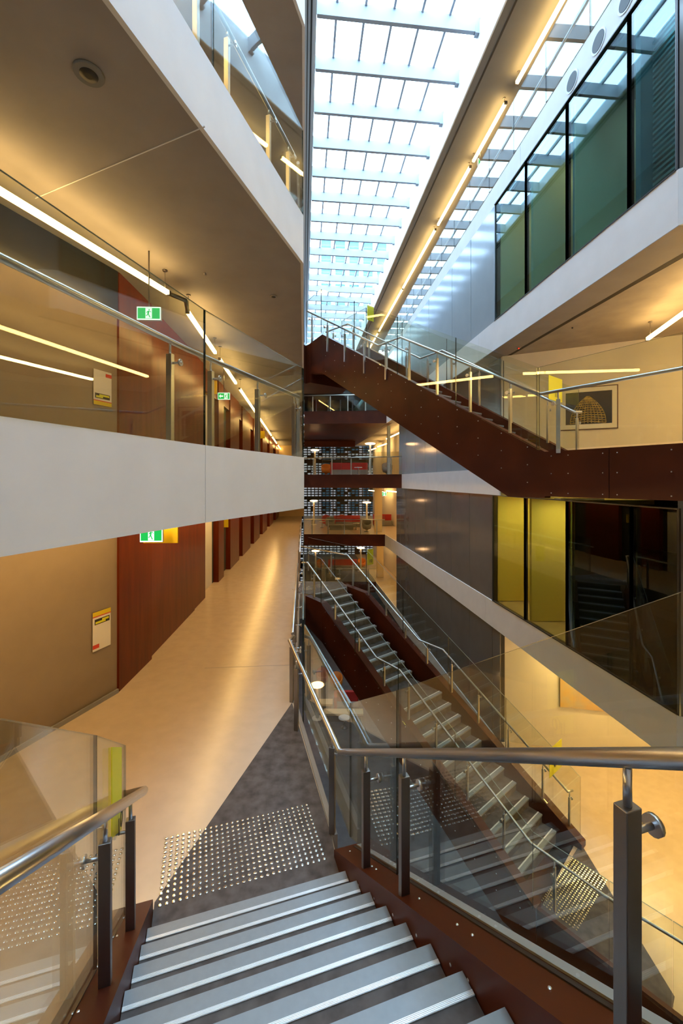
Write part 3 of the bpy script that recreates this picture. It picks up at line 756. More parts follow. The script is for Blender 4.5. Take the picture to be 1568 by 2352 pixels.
RAILH = 1.05
def flight_rails(z_top, near, far, glnear, glfar, label1, label2):
    def mk(pl, label, gp, nrm):
        posts = []
        for i in range(len(pl)-1):
            p, q = Vector(pl[i]), Vector(pl[i+1]); L_ = (q-p).length; n = max(1, int(round(L_/1.15)))
            for k_ in range(n):
                v = p.lerp(q, (k_+.35)/n); posts.append((v.x,v.y,v.z-.95,v.z-.13,math.atan2(T2[1],T2[0])))
        balustrade(label, gp, posts, [pl], nrm=nrm, splits=1.7, pw=(.028,.02), rr=.025, pmat='steel')
    mk(near, label1, glnear, (-T2[0]*.13,-T2[1]*.13)); mk(far, label2, glfar, (T2[0]*.13,T2[1]*.13))
flight_rails(L2,
  [(-1.15,14.0,5.65),(.97,11.05,3.55),(1.46,10.4,3.55),(3.44,7.27,1.5)],
  [(-.60,16.0,5.65),(.24,15.15,5.65),(2.29,12.2,3.55),(2.75,11.46,3.55),(4.85,8.75,1.43),(5.0,8.75,1.43)],
  [(-1.2,14.25,4.62),(-.66,13.5,4.72),(3.40,7.22,.50)], [(-.0,15.95,4.62),(.86,14.72,4.62),(5.05,8.95,.5)],
  'glass balustrade on the near side of the upper rust-coloured stairs', 'glass balustrade on the far side of the upper rust-coloured stairs')
flight_rails(L0,
  [(-1.35,14.2,-2.77),(-1.15,14.2,-2.77),(.96,11.57,-4.87),(1.5,10.8,-4.87),(3.64,8.08,-6.97),(4.42,7.05,-6.97),(5.1,6.38,-6.97),(7.2,4.0,-6.97)],
  [(-1.7,17.7,-2.77),(.23,15.6,-2.77),(2.37,12.84,-4.87),(2.92,12.1,-4.87),(5.07,9.42,-6.97),(5.2,9.46,-6.97)],
  [(-1.2,13.9,L0+.02),(-.66,13.42,-3.93),(3.5,7.7,-7.88),(4.31,6.78,LB+.12),(4.85,6.16,LB+.12),(7.1,3.6,LB+.12)],
  [(-1.4,17.6,L0),(.86,14.72,-3.85),(5.2,9.15,-7.9)],
  'glass balustrade on the near side of the lower rust-coloured stairs', 'glass balustrade on the far side of the lower rust-coloured stairs')
a = at(843,1262,-2.35); 
def sgn_px(px0, px1, y, zt, zb, s, label, tz=.2, size=.2, d=(.768,.64)):
    p = ((px0-CX)/F*y, y); 
    # second corner along the given direction until column px1
    k_ = (px1-CX)/F; t = (k_*p[1]-p[0])/(d[0]-k_*d[1]); q = (p[0]+d[0]*t, p[1]+d[1]*t)
    return sign(label, p, q, zb, zt, s, size=size, tz=tz)
sgn_px(843, 857, 15.9, -2.6, -3.2, '10', 'yellow level sign 10 beside the head of the lower stairs', tz=.14, size=.17)
sgn_px(1261, 1289, 9.35, -5.98, -6.62, '09', 'yellow level sign 09 at the foot of the lower stairs', tz=.22, size=.22)
sgn_px(843, 858, 15.3, 6.40, 5.86, '12', 'yellow level sign at the head of the upper stairs', tz=.12, size=.15)
sgn_px(1259, 1290, 8.75, 2.20, 1.70, '11', 'yellow level sign at the foot of the upper stairs before the framed picture', tz=.12, size=.15)
# tactile grids far
bl2 = at(705,1357,L0)
far_studs((-1.45,14.42), T2, (-.64,.768), 24, 8, L0+.008, 'distant grid of steel tactile studs at the head of the lower stairs')
c0 = at(1240,2040,LB); far_studs((3.78,7.98), T2, D2, 26, 12, LB+.008, 'grid of steel tactile studs at the foot of the lower stairs')

# ---- balustrades of the left upper floors
def lx1(y, o=0): return (-2.66+.267*y+o) if y < 4.5 else (-3.09+.362*y+o)
ps = []
for y in (2.2,4.15,4.80,5.75,6.80): ps.append((lx1(y,-.14),y,L1-.02,1.38-.13,-.33))
balustrade('glass balustrade with handrail on the upper left walkway', [(lx1(-2,.0),-2,L1-.02),(-1.46,4.50,L1-.02),(-.62,6.84,L1-.02)], ps,
  [[(lx1(-2,-.14),-2,1.38),(lx1(4.4,-.14),4.4,1.38),(lx1(6.95,-.13),6.95,1.38)]], nrm=(.13,-.03), splits=9, height=1.47, pmat='steel')
ps = []
for i in range(9): y = 7.6+1.2*i; ps.append((XL(y,-.1),y,L1-.02,1.25,0))
balustrade('glass balustrade of the upper left walkway beyond its corner', [(-.62,6.9,L1-.02),(XL(25),25,L1-.02)], ps, [[(XL(7.1,-.1),7.1,1.38),(XL(25,-.1),25,1.38)]], nrm=(.12,.01), splits=2.2, height=1.47, pmat='steel')
ps = []
for y in (2.6,4.6,5.2,6.3,7.0): ps.append((-2.80+.293*y-.14,y,L2-.02,5.60-.13,-.3))
balustrade('glass balustrade on the top left walkway under the skylight', [(-2.80-.293*2,-2,L2-.02),(-1.43,4.7,L2-.02),(-.66,7.26,L2-.02)], ps,
  [[(-2.80-.293*2-.14,-2,5.6),(-.80,7.3,5.6)]], nrm=(.13,-.03), splits=9, height=1.47, pmat='steel')
balustrade('glass balustrade of the top left walkway beyond its corner', [(-.67,7.32,L2-.02),(XL(14),14,L2-.02)], [], [[(XL(7.4,-.1),7.4,5.6),(XL(14,-.1),14,5.6)]], nrm=(.12,.01), splits=2.2, height=1.47)
ps = [(XL(y,-.2),y,L0,-2.9,0) for y in (7.5,8.7,9.9,11.1,12.3,13.5)]
balustrade('glass balustrade along the long corridor edge above the void', [(XL(7.1,.0),7.1,L0-.5),(XL(13.9,0),13.9,L0-.5)], ps, [[(XL(7.6,-.2),7.6,-2.77),(XL(14.0,-.2),14.0,-2.77)]], nrm=(.17,.0), splits=2.2, height=1.97)
ps = [(XL(y,-.2),y,L0,-2.9,0) for y in (17.5,20,22.5,25,27.5)]
balustrade('distant glass balustrade of the corridor past the lower stair landing', [(XL(16.2,.0),16.2,L0),(XL(29.5,0),29.5,L0)], ps, [[(XL(16.2,-.15),16.2,-2.77),(XL(29.5,-.15),29.5,-2.77)]], nrm=(.12,.0), splits=2.4)

# ---- bridge balustrade right
ps = [(3.62,7.02,.46,1.36,-.55)]
ps += [(p_[0],p_[1],.46,1.36,-.55) for p_ in ((4.9,4.9),(6.4,2.5))]
balustrade('glass balustrade with handrail along the rust-coloured bridge', [(3.34,7.22,.5),(4.46,5.49,.5),(6.45,2.2,.5)], ps, [[(3.44,7.27,1.5),(4.56,5.58,1.5),(6.6,2.3,1.5)]], nrm=(-.14,-.08), splits=4.5, pmat='steel', rr=.027)
# ---- top right gallery glass
balustrade('glass balustrade of the top right gallery', [(XR3(-2.5),-2.5,L3),(XR3(39),39,L3)], [], [[(XR3(-2.5)+.15,-2.5,L3+1.0),(XR3(39)+.15,39,L3+1.0)]], splits=1.55, height=1.45)
hr = MB().wallseg((XR3(-2.9)-.005,-2.9), (XR3(39.8)-.005,39.8), (.06,0), L3-TH-.06, L3-TH); trim(hr, 'slot_dark')
# round openings in the white gallery edge
for k_, (px, py) in enumerate(((1446,-2),(1376,95),(1314,187))):
    y = 965*8.40/(HY-py); x = XR3(y)
    o = empty('downlight', (x,y,8.4), ['round black speaker in the white gallery edge, cut by the top of the picture','round black speaker in the white gallery edge, middle of three','round black speaker in the white gallery edge, lowest of three'][k_], 'speaker', 'round speakers in the gallery edge')
    def ring(r0, dx, m, nm):
        b = MB(); vs = []; n_ = 28
        for j_ in range(n_): t = 2*math.pi*j_/n_; vs.append((x-dx-.001, y+math.cos(t)*r0, 8.4+math.sin(t)*r0))
        for j_ in range(n_): t = 2*math.pi*j_/n_; vs.append((x+.02, y+math.cos(t)*r0, 8.4+math.sin(t)*r0))
        # follow the slanting wall
        vs = [(v[0]-.080*(v[1]-y), v[1], v[2]) for v in vs]
        b.add(vs, [tuple(range(n_)), tuple(reversed(range(n_,2*n_)))]+[(j_,n_+j_,n_+(j_+1)%n_,(j_+1)%n_) for j_ in range(n_)])
        b.build(nm, m, o)
    ring(.20, .012, 'roof_metal', 'bezel'); ring(.165, .018, 'black', 'grille')
    o.name = 'wall_speaker'

# ---- far floor balustrades
def far_bal(label, a, c, z, h=1.05):
    n = int(math.hypot(c[0]-a[0], c[1]-a[1])/1.1); ps = [(a[0]+(c[0]-a[0])*(i+.5)/n, a[1]+.1+(c[1]-a[1])*(i+.5)/n, z, z+h-.1, 0) for i in range(n)]
    balustrade(label, [(*a,z),(*c,z)], ps, [[(a[0],a[1]+.1,z+h),(c[0],c[1]+.1,z+h)]], splits=1.3, height=h+.3, pins=False, pmat='steel')
far_bal('distant glass balustrade of the top bridge across the atrium', (XL(27.9),27.8), (XR0(27.5),27.4), L2)
far_bal('distant glass balustrade before the lounge with the red bench', (XL(26.9),26.8), (XR0(25),24.9), L1)
far_bal('distant glass balustrade of the lounge on the walkway level', (XL(30),29.9), (XR0(29.8),29.7), L0)
far_bal('distant glass balustrade of the lounge one level below the walkway', (XL(33.5),33.4), (XR0(33.3),33.2), LB)

# ---- linear pendant lamps
def line_lamp(p, q, label, group, drop=.33, wires=(0.02,.98), r=.034, lm='lamp'):
    o = empty('pendant_lamp', p, label, 'lamp', group)
    v = Vector(q)-Vector(p); L_ = v.length
    d = v.normalized(); n = Vector((-d.y,d.x,0))*r
    def bar(t0, t1, z0, z1, k_, m, nm):
        a, c = Vector(p).lerp(Vector(q), t0), Vector(p).lerp(Vector(q), t1)
        MB().wallseg((a.x-n.x*k_,a.y-n.y*k_), (c.x-n.x*k_,c.y-n.y*k_), (2*n.x*k_,2*n.y*k_), a.z+z0, a.z+z1).build(nm, m, o)
    bar(.0, 1, -r, r, 1, lm, 'diffuser')
    b = MB(); 
    e = .05/L_
    for t0, t1 in ((-e,0),(1,1+e)):
        a, c = Vector(p)+v*t0, Vector(p)+v*t1
        b.wallseg((a.x-n.x*1.1,a.y-n.y*1.1), (c.x-n.x*1.1,c.y-n.y*1.1), (2.2*n.x,2.2*n.y), a.z-r*1.1, a.z+r*1.1)
    b.build('end_cap', 'steel_dark', o)
    for t in wires:
        a = Vector(p)+v*t; w = MB().tube([(a.x,a.y,a.z+r), (a.x,a.y,a.z+drop)], .004, 6); w.lathe((a.x,a.y,a.z+drop-.02), [(.04,0),(.045,.02)], 12); w.build('wire', 'steel_dark', o)
def LX(y, c=-2.30): return c-.0942*y
zl = 3.40
gU = 'linear lamps of the upper left walkway'
line_lamp(at(-170,335,zl), at(385,672,zl), 'long warm linear lamp under the upper left ceiling, nearest and longest', gU, .37)
pxs = [(430,717,495,810),(500,825,540,880),(548,893,588,947),(595,960,620,1000),(622,1003,632,1018),(635,1022,648,1037)]
lbl = ['first','second','third','fourth','fifth','last']
for i, (a0,b0,a1,b1) in enumerate(pxs):
    ya = F*zl/(HY-b0); yb = F*zl/(HY-b1)
    line_lamp((LX(ya),ya,zl), (LX(yb),yb,zl), 'warm linear lamp along the upper left corridor, %s after the bend' % lbl[i], gU, .37)
# elbow of the lamp profile between first two
e = MB(); a = at(387,674,zl); c = (LX(8.0),8.0,zl); d_ = (LX(8.45),8.45,zl); e.tube([a,(a[0]+.2,a[1]+.3,zl),d_], .036, 6)
tag(e.build('lamp_connector', 'steel_dark'), 'grey elbow joining the lamps where the upper left ceiling bends', 'lamp connector')
# lamps below the upper slab over the walkway
gW = 'linear lamps over the walkway'
zw = L1-TH-.13
for k_, (ya, yb) in enumerate(((-1,7.2),(8.2,11.6),(12.0,15.4),(15.8,19.2),(19.6,23),(23.4,28),(28.4,33),(33.4,38))):
    if k_ == 0: line_lamp((-4.7,-1,zw), (-2.95,7.3,zw), 'warm linear lamp hidden above the walkway beside the beige wall', gW, .13, lm='lamp_walkway')
    else: line_lamp((LX(ya),ya,zw), (LX(yb),yb,zw), 'linear lamp over the long corridor behind the white edge, number %s from the bend' % ['','one','two','three','four','five','six','seven'][k_], gW, .13, lm='lamp_walkway')
# top floor left
for ya, yb in ((2,7),(8.5,12),(12.4,16)):
    line_lamp((-3.6+.05*ya if ya<8 else LX(ya),ya,7.6), (-3.1 if ya<8 else LX(yb),yb,7.6), 'warm linear lamp on the top left floor, %s' % ('nearest, before the bend' if ya < 8 else 'just past the bend' if ya < 12 else 'second past the bend'), 'linear lamps of the top left floor', .37)
# gallery lamps right roof
def GX(y): return 6.62-.108*y
gy = [(-2.5,3.2),(3.5,9.0),(9.3,12.6),(13.3,15.7),(16.0,19.6),(20.0,26.0),(26.2,33.5),(34,41)]
for k_, (ya, yb) in enumerate(gy):
    line_lamp((GX(ya),ya,11.94), (GX(yb),yb,11.94), 'warm linear lamp under the roof soffit beside the skylight, %s from the camera' % ['first','second','third','fourth','fifth','sixth','seventh','eighth'][k_], 'linear lamps along the roof soffit', .23, wires=(.03,.97), r=.042)
# right: L1 gallery, L-1 gallery lamps
a = at(1487,778,3.40); c = at(1568,720,3.40)
v = (Vector(c)-Vector(a)); q = Vector(a)+v*4.2
line_lamp(a, tuple(q), 'warm linear lamp under the concrete ceiling at the right before the cream wall', 'linear lamps of the right gallery', .36)
line_lamp((8.2,2,3.4), (9.3,9.4,3.4), 'added warm linear lamp out of view at the right, brightening the cream wall', 'linear lamps of the right gallery', .36, lm='lamp_gallery')  # added out of frame to brighten the upper cream wall
line_lamp((7.2,4.6,LB+3.0), (7.9,11.0,LB+3.0), 'warm linear lamp lighting the lower right gallery under the white edge', 'linear lamps of the lower right gallery', .36, lm='lamp_gallery')
line_lamp((6.2,11.9,LB+3.15), (9.6,11.2,LB+3.15), 'added hidden linear lamp brightening the lower cream wall beside the ochre painting', 'linear lamps of the lower right gallery', .2, lm='lamp_gallery')  # added behind the slab edge to brighten the lower cream wall
line_lamp((9.9,4.2,LB+3.0), (10.4,10.5,LB+3.0), 'warm linear lamp deep in the lower right gallery', 'linear lamps of the lower right gallery', .36)
for k_, z in enumerate((LB, L0, L1)):
    for y in (36,41): line_lamp((3.9-.1*(y-36),y,z+2.8), (3.4-.1*(y-36),y+3.5,z+2.8), 'warm linear lamp at the far end gallery, storey %s, %s' % (['below','level','above'][k_], 'front' if y == 36 else 'back'), 'far gallery lamps', .56)

for k_, z in enumerate((LB, L0, L1)):
    line_lamp((XR0(26)+1.0,26,z+3.0), (XR0(34)+1.0,34,z+3.0), 'warm linear lamp in the side gallery past the dark panels, %s storey' % ['lower','walkway','upper'][k_], 'far gallery lamps', .36)
# ---- mushroom floor lamps, chairs, tables, sofas in the far lounges
def floor_lamp(p, label, h=2.10):
    o = empty('floor_lamp', p, label, 'floor lamp', 'mushroom floor lamps')
    MB().lathe(p, [(.27,0),(.27,.03),(.12,.05)]).build('base', 'white_gloss', o)
    MB().lathe((p[0],p[1],p[2]+.05), [(.10,0),(.075,h*.45),(.06,h-.2),(.075,h-.12)]).build('pole', 'white_gloss', o)
    MB().lathe((p[0],p[1],p[2]+h-.10), [(.10,0),(.30,.02),(.34,.06),(.33,.10),(.20,.13),(.05,.12)], 28).build('lamp_shade', 'lamp_shade', o)
    return o
for p, lb_ in (((-2.13,33.7,L1),'mushroom floor lamp left of the orange chair on the upper lounge'), ((1.9,27.8,L1),'tall mushroom floor lamp at the right of the red bench'),
      ((-2.4,36.5,L0),'mushroom floor lamp at the left of the walkway-level lounge'), ((2.03,33.8,L0),'mushroom floor lamp by the curved chair of the walkway-level lounge'),
      ((1.7,37.2,LB),'mushroom floor lamp beside the yellow level sign 10'), ((-2.2,35.6,LB),'mushroom floor lamp behind the lower stair landing at left')):
    floor_lamp(p, lb_)
floor_lamp((-1.25,21.6,LC), 'mushroom floor lamp on the lowest floor by the round white table', 1.75)
def round_table(p, label, r=.26, h=.5):
    o = empty('round_table', p, label, 'table', 'round white tables')
    MB().lathe((p[0],p[1],p[2]+h-.03), [(r,0),(r,.03)]).build('table_top', 'white_gloss', o)
    MB().lathe(p, [(.16,0),(.15,.02),(.03,.04),(.03,h-.03)]).build('leg', 'steel', o)
round_table((.13,20.8,LC), 'round white table on the lowest floor', .28)
round_table((1.1,27.6,L1), 'round white table before the red bench on the upper lounge')
round_table((-1.6,34.2,L0), 'low round table left in the walkway-level lounge')
round_table((1.15,32.8,L0), 'round table beside the curved chair in the walkway-level lounge')
round_table((-.2,36.0,LB), 'round table beneath the red sofa one level below', .3); round_table((-1.1,36.2,LB), 'round table left of the other in the lounge one level below', .3)
def sofa(c, hx, label, m='red', hb=.52, ang=0, orange_=False):
    o = empty('sofa', c, label, 'sofa', None)
    MB().box((c[0],c[1],c[2]+.20), hx, .34, .20, ang).build('seat', 'cushion_grey', o, bevel=.02)
    MB().box((c[0],c[1]+.30,c[2]+.62), hx, .10, .30, ang).build('backrest', m, o, bevel=.03)
    MB().box((c[0]-hx+.08,c[1],c[2]+.50), .08, .38, .42, ang).build('armrest', m, o, bevel=.03)
sofa((.55,30.3,L1), 1.35, 'long red bench with a red frame on the upper lounge'); sofa((.45,34.8,L0), 1.1, 'red sofa on the walkway-level lounge')
sofa((3.5,36,L0), .8, 'red booth at the right end of the walkway-level lounge'); sofa((.1,37.6,LB), 1.3, 'red sofa one level below the walkway'); sofa((.25,22.3,LC), .65, 'bright red sofa on the lowest floor')
def egg_chair(p, label, m, ang=0):
    o = empty('armchair', p, label, 'armchair', 'shell armchairs')
    b = MB(); n_ = 20; vs = []; 
    prof = [(.10,.16),(.30,.22),(.36,.36),(.37,.52)]
    for r, z in prof:
        for j_ in range(n_):
            t = 2*math.pi*j_/n_+ang; back = .5+.5*math.cos(t-ang-math.pi/2)
            vs.append((p[0]+r*math.cos(t), p[1]+r*math.sin(t), p[2]+z+(.38*back if z > .5 else (.1*back if z > .3 else 0))))
    fs = [(i*n_+j_, i*n_+(j_+1)%n_, (i+1)*n_+(j_+1)%n_, (i+1)*n_+j_) for i in range(3) for j_ in range(n_)]
    b.add(vs, fs, smooth=True); b.add([vs[j_] for j_ in range(n_)], [tuple(range(n_))])
    sh = b.build('shell', m, o); sm = sh.modifiers.new('thick','SOLIDIFY'); sm.thickness = .05
    MB().lathe((p[0],p[1],p[2]+.22), [(.28,0),(.29,.08),(.1,.1)]).build('seat', m, o)
    MB().lathe(p, [(.2,0),(.19,.015),(.03,.03),(.03,.17)]).build('leg', 'steel', o)
egg_chair((-1.15,31.5,L1), 'orange armchair on the upper lounge', 'orange'); egg_chair((-1.3,35.6,L0), 'dark red armchair on the walkway-level lounge', 'red')
egg_chair((.05,35.9,L0), 'orange armchair behind the red sofa on the walkway level', 'orange'); egg_chair((-.3,24.6,LC), 'orange armchair on the lowest floor', 'orange')
egg_chair((-1.15,25.2,LC), 'faded red armchair behind the lamp on the lowest floor', 'red'); egg_chair((-1.9,37.9,LB), 'orange armchair left of the red sofa one level below', 'orange')
egg_chair((1.85,38.4,LB), 'orange armchair right of the red sofa one level below', 'orange'); egg_chair((1.9,31.6,L0), 'dark curved chair by the right floor lamp on the walkway level', 'cushion_grey')
egg_chair((-.9,33.6,L0), 'dark armchair before the red one on the walkway level', 'cushion_grey'); egg_chair((3.2,29.5,L1), 'dark curved chair at the right of the upper lounge', 'cushion_grey')
# benches / cream plinths on the lowest floor
def bench(c, hx, hy, h, label, m='column_yellow', ang=0):
    o = empty('bench', c, label, 'bench'); MB().box((c[0],c[1],c[2]+h-.05), hx, hy, .05, ang).build('seat', m, o)
    MB().box((c[0],c[1],c[2]+(h-.1)/2), hx-.08, hy-.08, (h-.1)/2, ang).build('plinth', 'cushion_grey', o)
bench((-.85,22.3,LC), .38, .28, .5, 'long cream bench left of the red sofa on the lowest floor'); bench((.1,21.45,LC), 1.0, .24, .45, 'long cream bench in front of the red sofa on the lowest floor')
bench((0.0,32.8,L0), 1.0, .3, .42, 'low counter before the red sofa on the walkway level', 'soffit')
# columns of the far gallery
for z0, z1, y, x, lb_ in ((L0,L1-TH,31.5,2.75,'cream column at the right of the walkway-level lounge'), (LB,L0-TH,35,3.2,'cream column one level below the walkway'), (L1,L2-TH,29,3.25,'slim grey column at the right of the upper lounge')):
    o = MB().box((x,y,(z0+z1)/2), .28 if z0 != L1 else .1, .2, (z1-z0)/2).build('column', 'column_yellow' if z0 != L1 else 'facade_panel_blue'); tag(o, lb_, 'column')

# ---- exit signs
def exit_sign(c, hw, hh, right, label, z_ceiling=None, arrow=False):
    """box lit face looking toward -y-ish; right = horizontal direction"""
    d = Vector((right[0],right[1])).normalized(); n = (d.y*.05, -d.x*.05)
    o = empty('exit_sign', (c[0],c[1],c[2]-hh), label, 'exit sign', None)
    a = (c[0]-d.x*hw, c[1]-d.y*hw); b_ = (c[0]+d.x*hw, c[1]+d.y*hw)
    MB().wallseg(a, b_, (-n[0],-n[1]), c[2]-hh, c[2]+hh).build('housing', 'white_gloss', o)
    def fp(u, v, k_=1.0): return (c[0]+d.x*u*hw+n[0]*.12*k_, c[1]+d.y*u*hw+n[1]*.12*k_, c[2]+v*hh)
    MB().add([fp(-1,-1),fp(1,-1),fp(1,1),fp(-1,1)], [(0,1,2,3)]).build('light_border', 'exit_white', o)
    MB().add([fp(-.92,-.82,1.5),fp(.92,-.82,1.5),fp(.92,.82,1.5),fp(-.92,.82,1.5)], [(0,1,2,3)]).build('green_face', 'exit_green', o)
    x0 = .35 if arrow else 0
    m = MB(); m.add([fp(x0-.27,-.78,2),fp(x0+.27,-.78,2),fp(x0+.27,.78,2),fp(x0-.27,.78,2)], [(0,1,2,3)]); m.build('doorway_symbol', 'exit_white', o)
    m = MB()     # running figure
    def poly(pts): m.add([fp(x0+u,v,2.6) for u, v in pts], [tuple(range(len(pts)))])
    poly([(.00,.40),(.09,.40),(.09,.62),(.00,.62)]); poly([(-.06,.36),(.07,.33),(.03,-.08),(-.10,-.05)])
    poly([(-.06,.34),(-.2,.12),(-.17,.02),(-.02,.22)]); poly([(.06,.30),(.2,.10),(.23,.16),(.09,.38)])
    poly([(-.1,-.03),(.0,-.05),(.16,-.62),(.08,-.66)]); poly([(-.1,-.03),(.0,-.05),(-.1,-.38),(-.24,-.40),(-.24,-.3),(-.14,-.28)])
    m.build('running_figure', 'exit_green', o)
    if arrow:
        m = MB(); m.add([fp(u,v,2) for u, v in [(-.8,0),(-.5,.55),(-.5,.2),(-.1,.2),(-.1,-.2),(-.5,-.2),(-.5,-.55)]], [tuple(range(7))]); m.build('arrow', 'exit_white', o)
    if z_ceiling is not None:
        MB().tube([(c[0],c[1],c[2]+hh),(c[0],c[1],z_ceiling)], .012, 6).build('hanger', 'steel_dark', o)
    return o
def pxc(x0, x1, y0, y1, y): return ((x0+x1)/2-CX)/F*y, y, (HY-(y0+y1)/2)/F*y, (x1-x0)/2/F*y, (y1-y0)/2/F*y
x,y,z,hw,hh = pxc(315,369,705,735,6.9); exit_sign((x,y,z), hw, hh, (1,.05), 'green running-man exit sign hanging from the upper left ceiling behind the handrail', L2-TH)
x,y,z,hw,hh = pxc(500,528,902,918,13.5); exit_sign((x,y,z), hw, hh, (1,0), 'small green arrow exit sign further along the upper left corridor', L2-TH, arrow=True)
x,y,z,hw,hh = pxc(322,373,1210,1245,6.9); exit_sign((x,y,z), hw, hh, (1,.05), 'green exit sign just under the white slab edge on the walkway', L1-TH)
x,y,z,hw,hh = pxc(873,887,1130,1139,33.5); exit_sign((x,y,z), hw, hh, (1,0), 'tiny distant green exit sign by the right column', L1-TH, arrow=True)
x,y,z,hw,hh = pxc(1076,1085,368,384,15.6); z = 11.5; exit_sign((5.05,15.3,z), .2, .13, (.6,.8), 'small exit sign hanging near the roof lamps', 12.17)
# yellow wayfinding panels
def wayfinder(x0,x1,y0,y1,y,label,m='amber', txt=None, zc=None):
    x,yy,z,hw,hh = pxc(x0,x1,y0,y1,y)
    o = empty('wayfinding_sign', (x,yy,z-hh), label, 'sign', None)
    MB().box((x,yy,z), hw, .02, hh).build('plate', m, o)
    if zc: MB().tube([(x,yy,z+hh),(x,yy,zc)], .012, 6).build('hanger', 'steel_dark', o)
wayfinder(330,409,1206,1247,7.15,'yellow sign panel behind the exit sign on the walkway', zc=L1-TH)
wayfinder(470,498,875,905,14.5,'yellow hanging sign in the upper left corridor by the second post', zc=L2-TH)
wayfinder(595,608,990,1007,26,'yellow hanging sign deep in the upper left corridor', zc=L2-TH)
wayfinder(510,524,1190,1211,17.6,'yellow sign over the first doorway of the long corridor')
wayfinder(545,553,1186,1196,21.8,'small yellow sign over the second doorway of the long corridor'); wayfinder(558,567,1184,1216,24.2,'tall narrow yellow sign on the corridor pier')
# ---- posters on the beige wall
def poster(px0, px1, yc, h, z, label, flip):
    a0, a1 = onl(px0,-6.529,.326), onl(px1,-6.529,.326)
    A = Vector((a0[0],a0[1],0)); B = Vector((a1[0],a1[1],0)); d = (B-A).normalized(); n = Vector((d.y,-d.x,0)); Wd = (B-A).length
    o = empty('poster', (a0[0],a0[1],z-h/2), label, 'poster', None)
    def quad(u0,u1,v0,v1,off,m,nm):
        if flip: u0,u1,v0,v1 = 1-u1,1-u0,1-v1,1-v0
        P = A+d*Wd*u0+n*.012; Q = A+d*Wd*u1+n*.012
        MB().wallseg((P.x,P.y),(Q.x,Q.y),(n.x*off,n.y*off),z-h/2+h*v0,z-h/2+h*v1).build(nm, m, o)
    quad(0,1,0,1,.008,'poster_white','sheet'); quad(0,1,.89,1,.011,'amber','yellow_band'); quad(0,1,.865,.89,.011,'poster_red','red_line')
    quad(.1,.93,.67,.81,.011,'slot_dark','caption_box'); quad(.14,.7,.69,.745,.013,'yellow','caption_mark'); quad(.5,.88,.735,.79,.013,'yellow','caption_mark')
    quad(0,.34,.06,.16,.011,'poster_red','red_corner')
poster(211,252,0,.66,(HY-1446)/F*7.25,'poster with a yellow top band on the beige walkway wall',False)
poster(213,254,0,.60,(HY-891)/F*7.25,'upside-down poster with a yellow bottom band on the upper left wall',True)

# ---- pictures on the right
def picture(px0, px1, zt, zb, A, B, label, lower=False):
    A = Vector(A); B = Vector(B); d = (B-A).normalized(); n = Vector((d.y,-d.x))
    def pt(px):
        k_ = (px-CX)/F; t = (k_*A.y-A.x)/(d.x-k_*d.y); return A+d*t
    P, Q = pt(px0), pt(px1); Wd = (Q-P).length
    o = empty('framed_picture', (P.x,P.y,zb), label, 'picture', None)
    def slab(u0,u1,v0,v1,o0,o1,m,nm):
        a = P+d*Wd*u0+n*o0; c = P+d*Wd*u1+n*o0
        return MB().wallseg((a.x,a.y),(c.x,c.y),(n.x*(o1-o0),n.y*(o1-o0)),zb+(zt-zb)*v0,zb+(zt-zb)*v1).build(nm, m, o)
    return o, slab, P, d, n, Wd
o, slab, P, d, n, Wd = picture(1283, 1419, 2.62, 1.42, (4.86,12.7), (12.3,9.15), 'framed night photograph of a golden lit lattice tower on the cream wall')
slab(0,1,0,1,.005,.03,'wood_frame','frame'); slab(.02,.98,.022,.978,.03,.036,'art_paper','mount')
m = bpy.data.materials.new('night_picture'); m.use_nodes = True; m.node_tree.nodes['Principled BSDF'].inputs['Base Color'].default_value = (.010,.008,.006,1); m.node_tree.nodes['Principled BSDF'].inputs['Roughness'].default_value = .25; M['night_picture'] = m
mat('gold_print', (.55,.38,.08), .4, col2=(.16,.11,.02), scale=14)
slab(.12,.90,.13,.88,.036,.040,'night_picture','print')
t = MB()
def tw_pt(u, v): q = P+d*Wd*u+n*.0415; return (q.x,q.y,1.42+1.2*v)
def outline(v):
    f_ = (v-.15)/.62; hw_ = .27*(1-f_**2.2)+.03; return .50-hw_, .50+hw_
rows = [(.15+.62*i/11) for i in range(12)]
for v in rows:
    a, c = outline(v); w_ = .010
    md = v+.05*(1-(v-.15)/.62)
    t.add([tw_pt(a,v-w_),tw_pt(.5,md-w_),tw_pt(.5,md+w_),tw_pt(a,v+w_)], [(0,1,2,3)]); t.add([tw_pt(.5,md-w_),tw_pt(c,v-w_),tw_pt(c,v+w_),tw_pt(.5,md+w_)], [(0,1,2,3)])
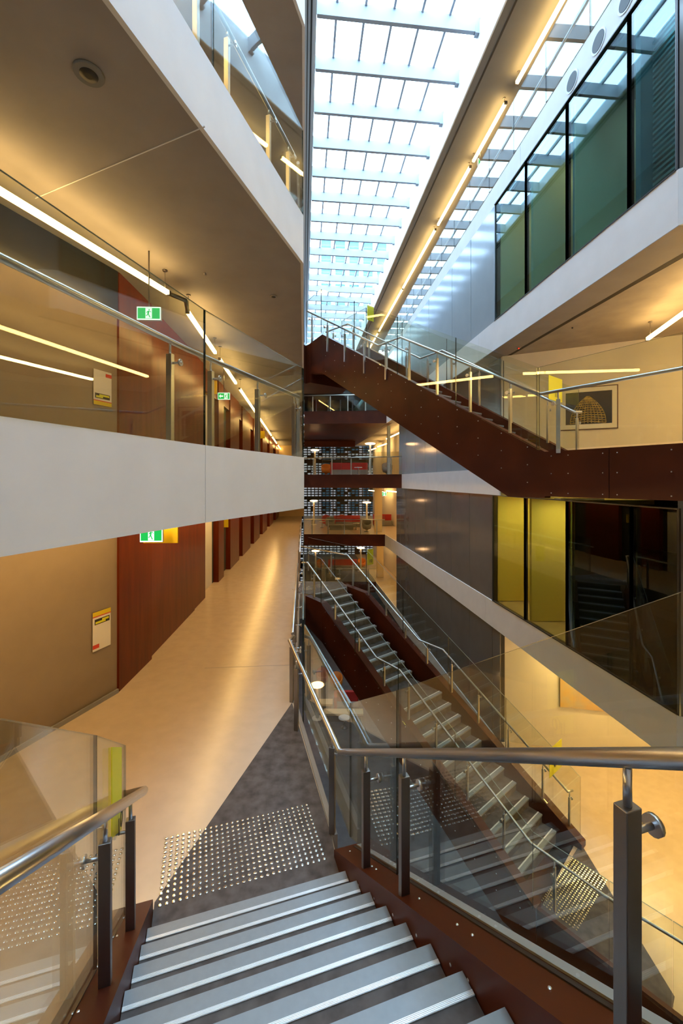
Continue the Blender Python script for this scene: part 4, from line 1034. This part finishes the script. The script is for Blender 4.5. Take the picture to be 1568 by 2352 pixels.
for k_ in range(11):
    s_ = k_/10
    for i in range(11):
        a0,c0_ = outline(rows[i]); a1,c1 = outline(rows[i+1]); u0 = a0+(c0_-a0)*s_; u1 = a1+(c1-a1)*s_
        t.add([tw_pt(u0-.006,rows[i]),tw_pt(u0+.006,rows[i]),tw_pt(u1+.006,rows[i+1]),tw_pt(u1-.006,rows[i+1])], [(0,1,2,3)])
t.build('lattice_print', 'gold_print', o)
mat('abstract', (.62,.38,.12), .6, col2=(.50,.42,.30), scale=4.0)
o, slab, P, d, n, Wd = picture(1285, 1408, -4.66, -6.75, (4.90,12.95), (12.3,11.30), 'large unframed abstract painting in ochre on the lower cream wall')
slab(0,1,0,1,.005,.05,'abstract','canvas'); slab(-.008,0,0,1,.005,.055,'wood_frame','edge')

# ---- ceiling fittings
def ceil_disc(p, r, label, cat='ceiling speaker', m='black', name='ceiling_speaker', ring=True, mr='soffit'):
    o = empty(name, p, label, cat, None)
    if ring: MB().lathe((p[0],p[1],p[2]-.02), [(r*1.0,0),(r*1.05,.01),(r*1.05,.02)], 28).build('bezel', mr, o)
    MB().lathe((p[0],p[1],p[2]-.03), [(r*.25,0),(r*.62,.008),(r*.66,.03)], 24).build('lens', m, o)
    return o
p = at(204,168,L2-TH); ceil_disc(p, .125, 'dark round camera dome set in the brown ceiling at top left', 'camera dome', mr='roof_soffit')
p = at(628,680,L2-TH); ceil_disc(p, .07, 'small dark dome in the brown ceiling near the stair', 'camera dome')
p = at(470,628,L2-TH); ceil_disc(p, .035, 'tiny sprinkler in the brown ceiling', 'sprinkler', name='sprinkler', ring=False, m='soffit')
p = at(1190,798,L2-TH-.01); ceil_disc(p, .07, 'small camera dome with a red light under the right white edge', 'camera dome')
MBp = MB().lathe((p[0],p[1]-.03,p[2]-.05), [(.018,0),(.02,.02)], 10); tag(MBp.build('indicator_light', 'indicator'), 'red indicator light on the dome under the right white edge', 'indicator light')
p = at(1314,752,L2-TH-.01); ceil_disc(p, .03, 'tiny sprinkler in the right concrete ceiling', 'sprinkler', name='sprinkler', ring=False, m='black')
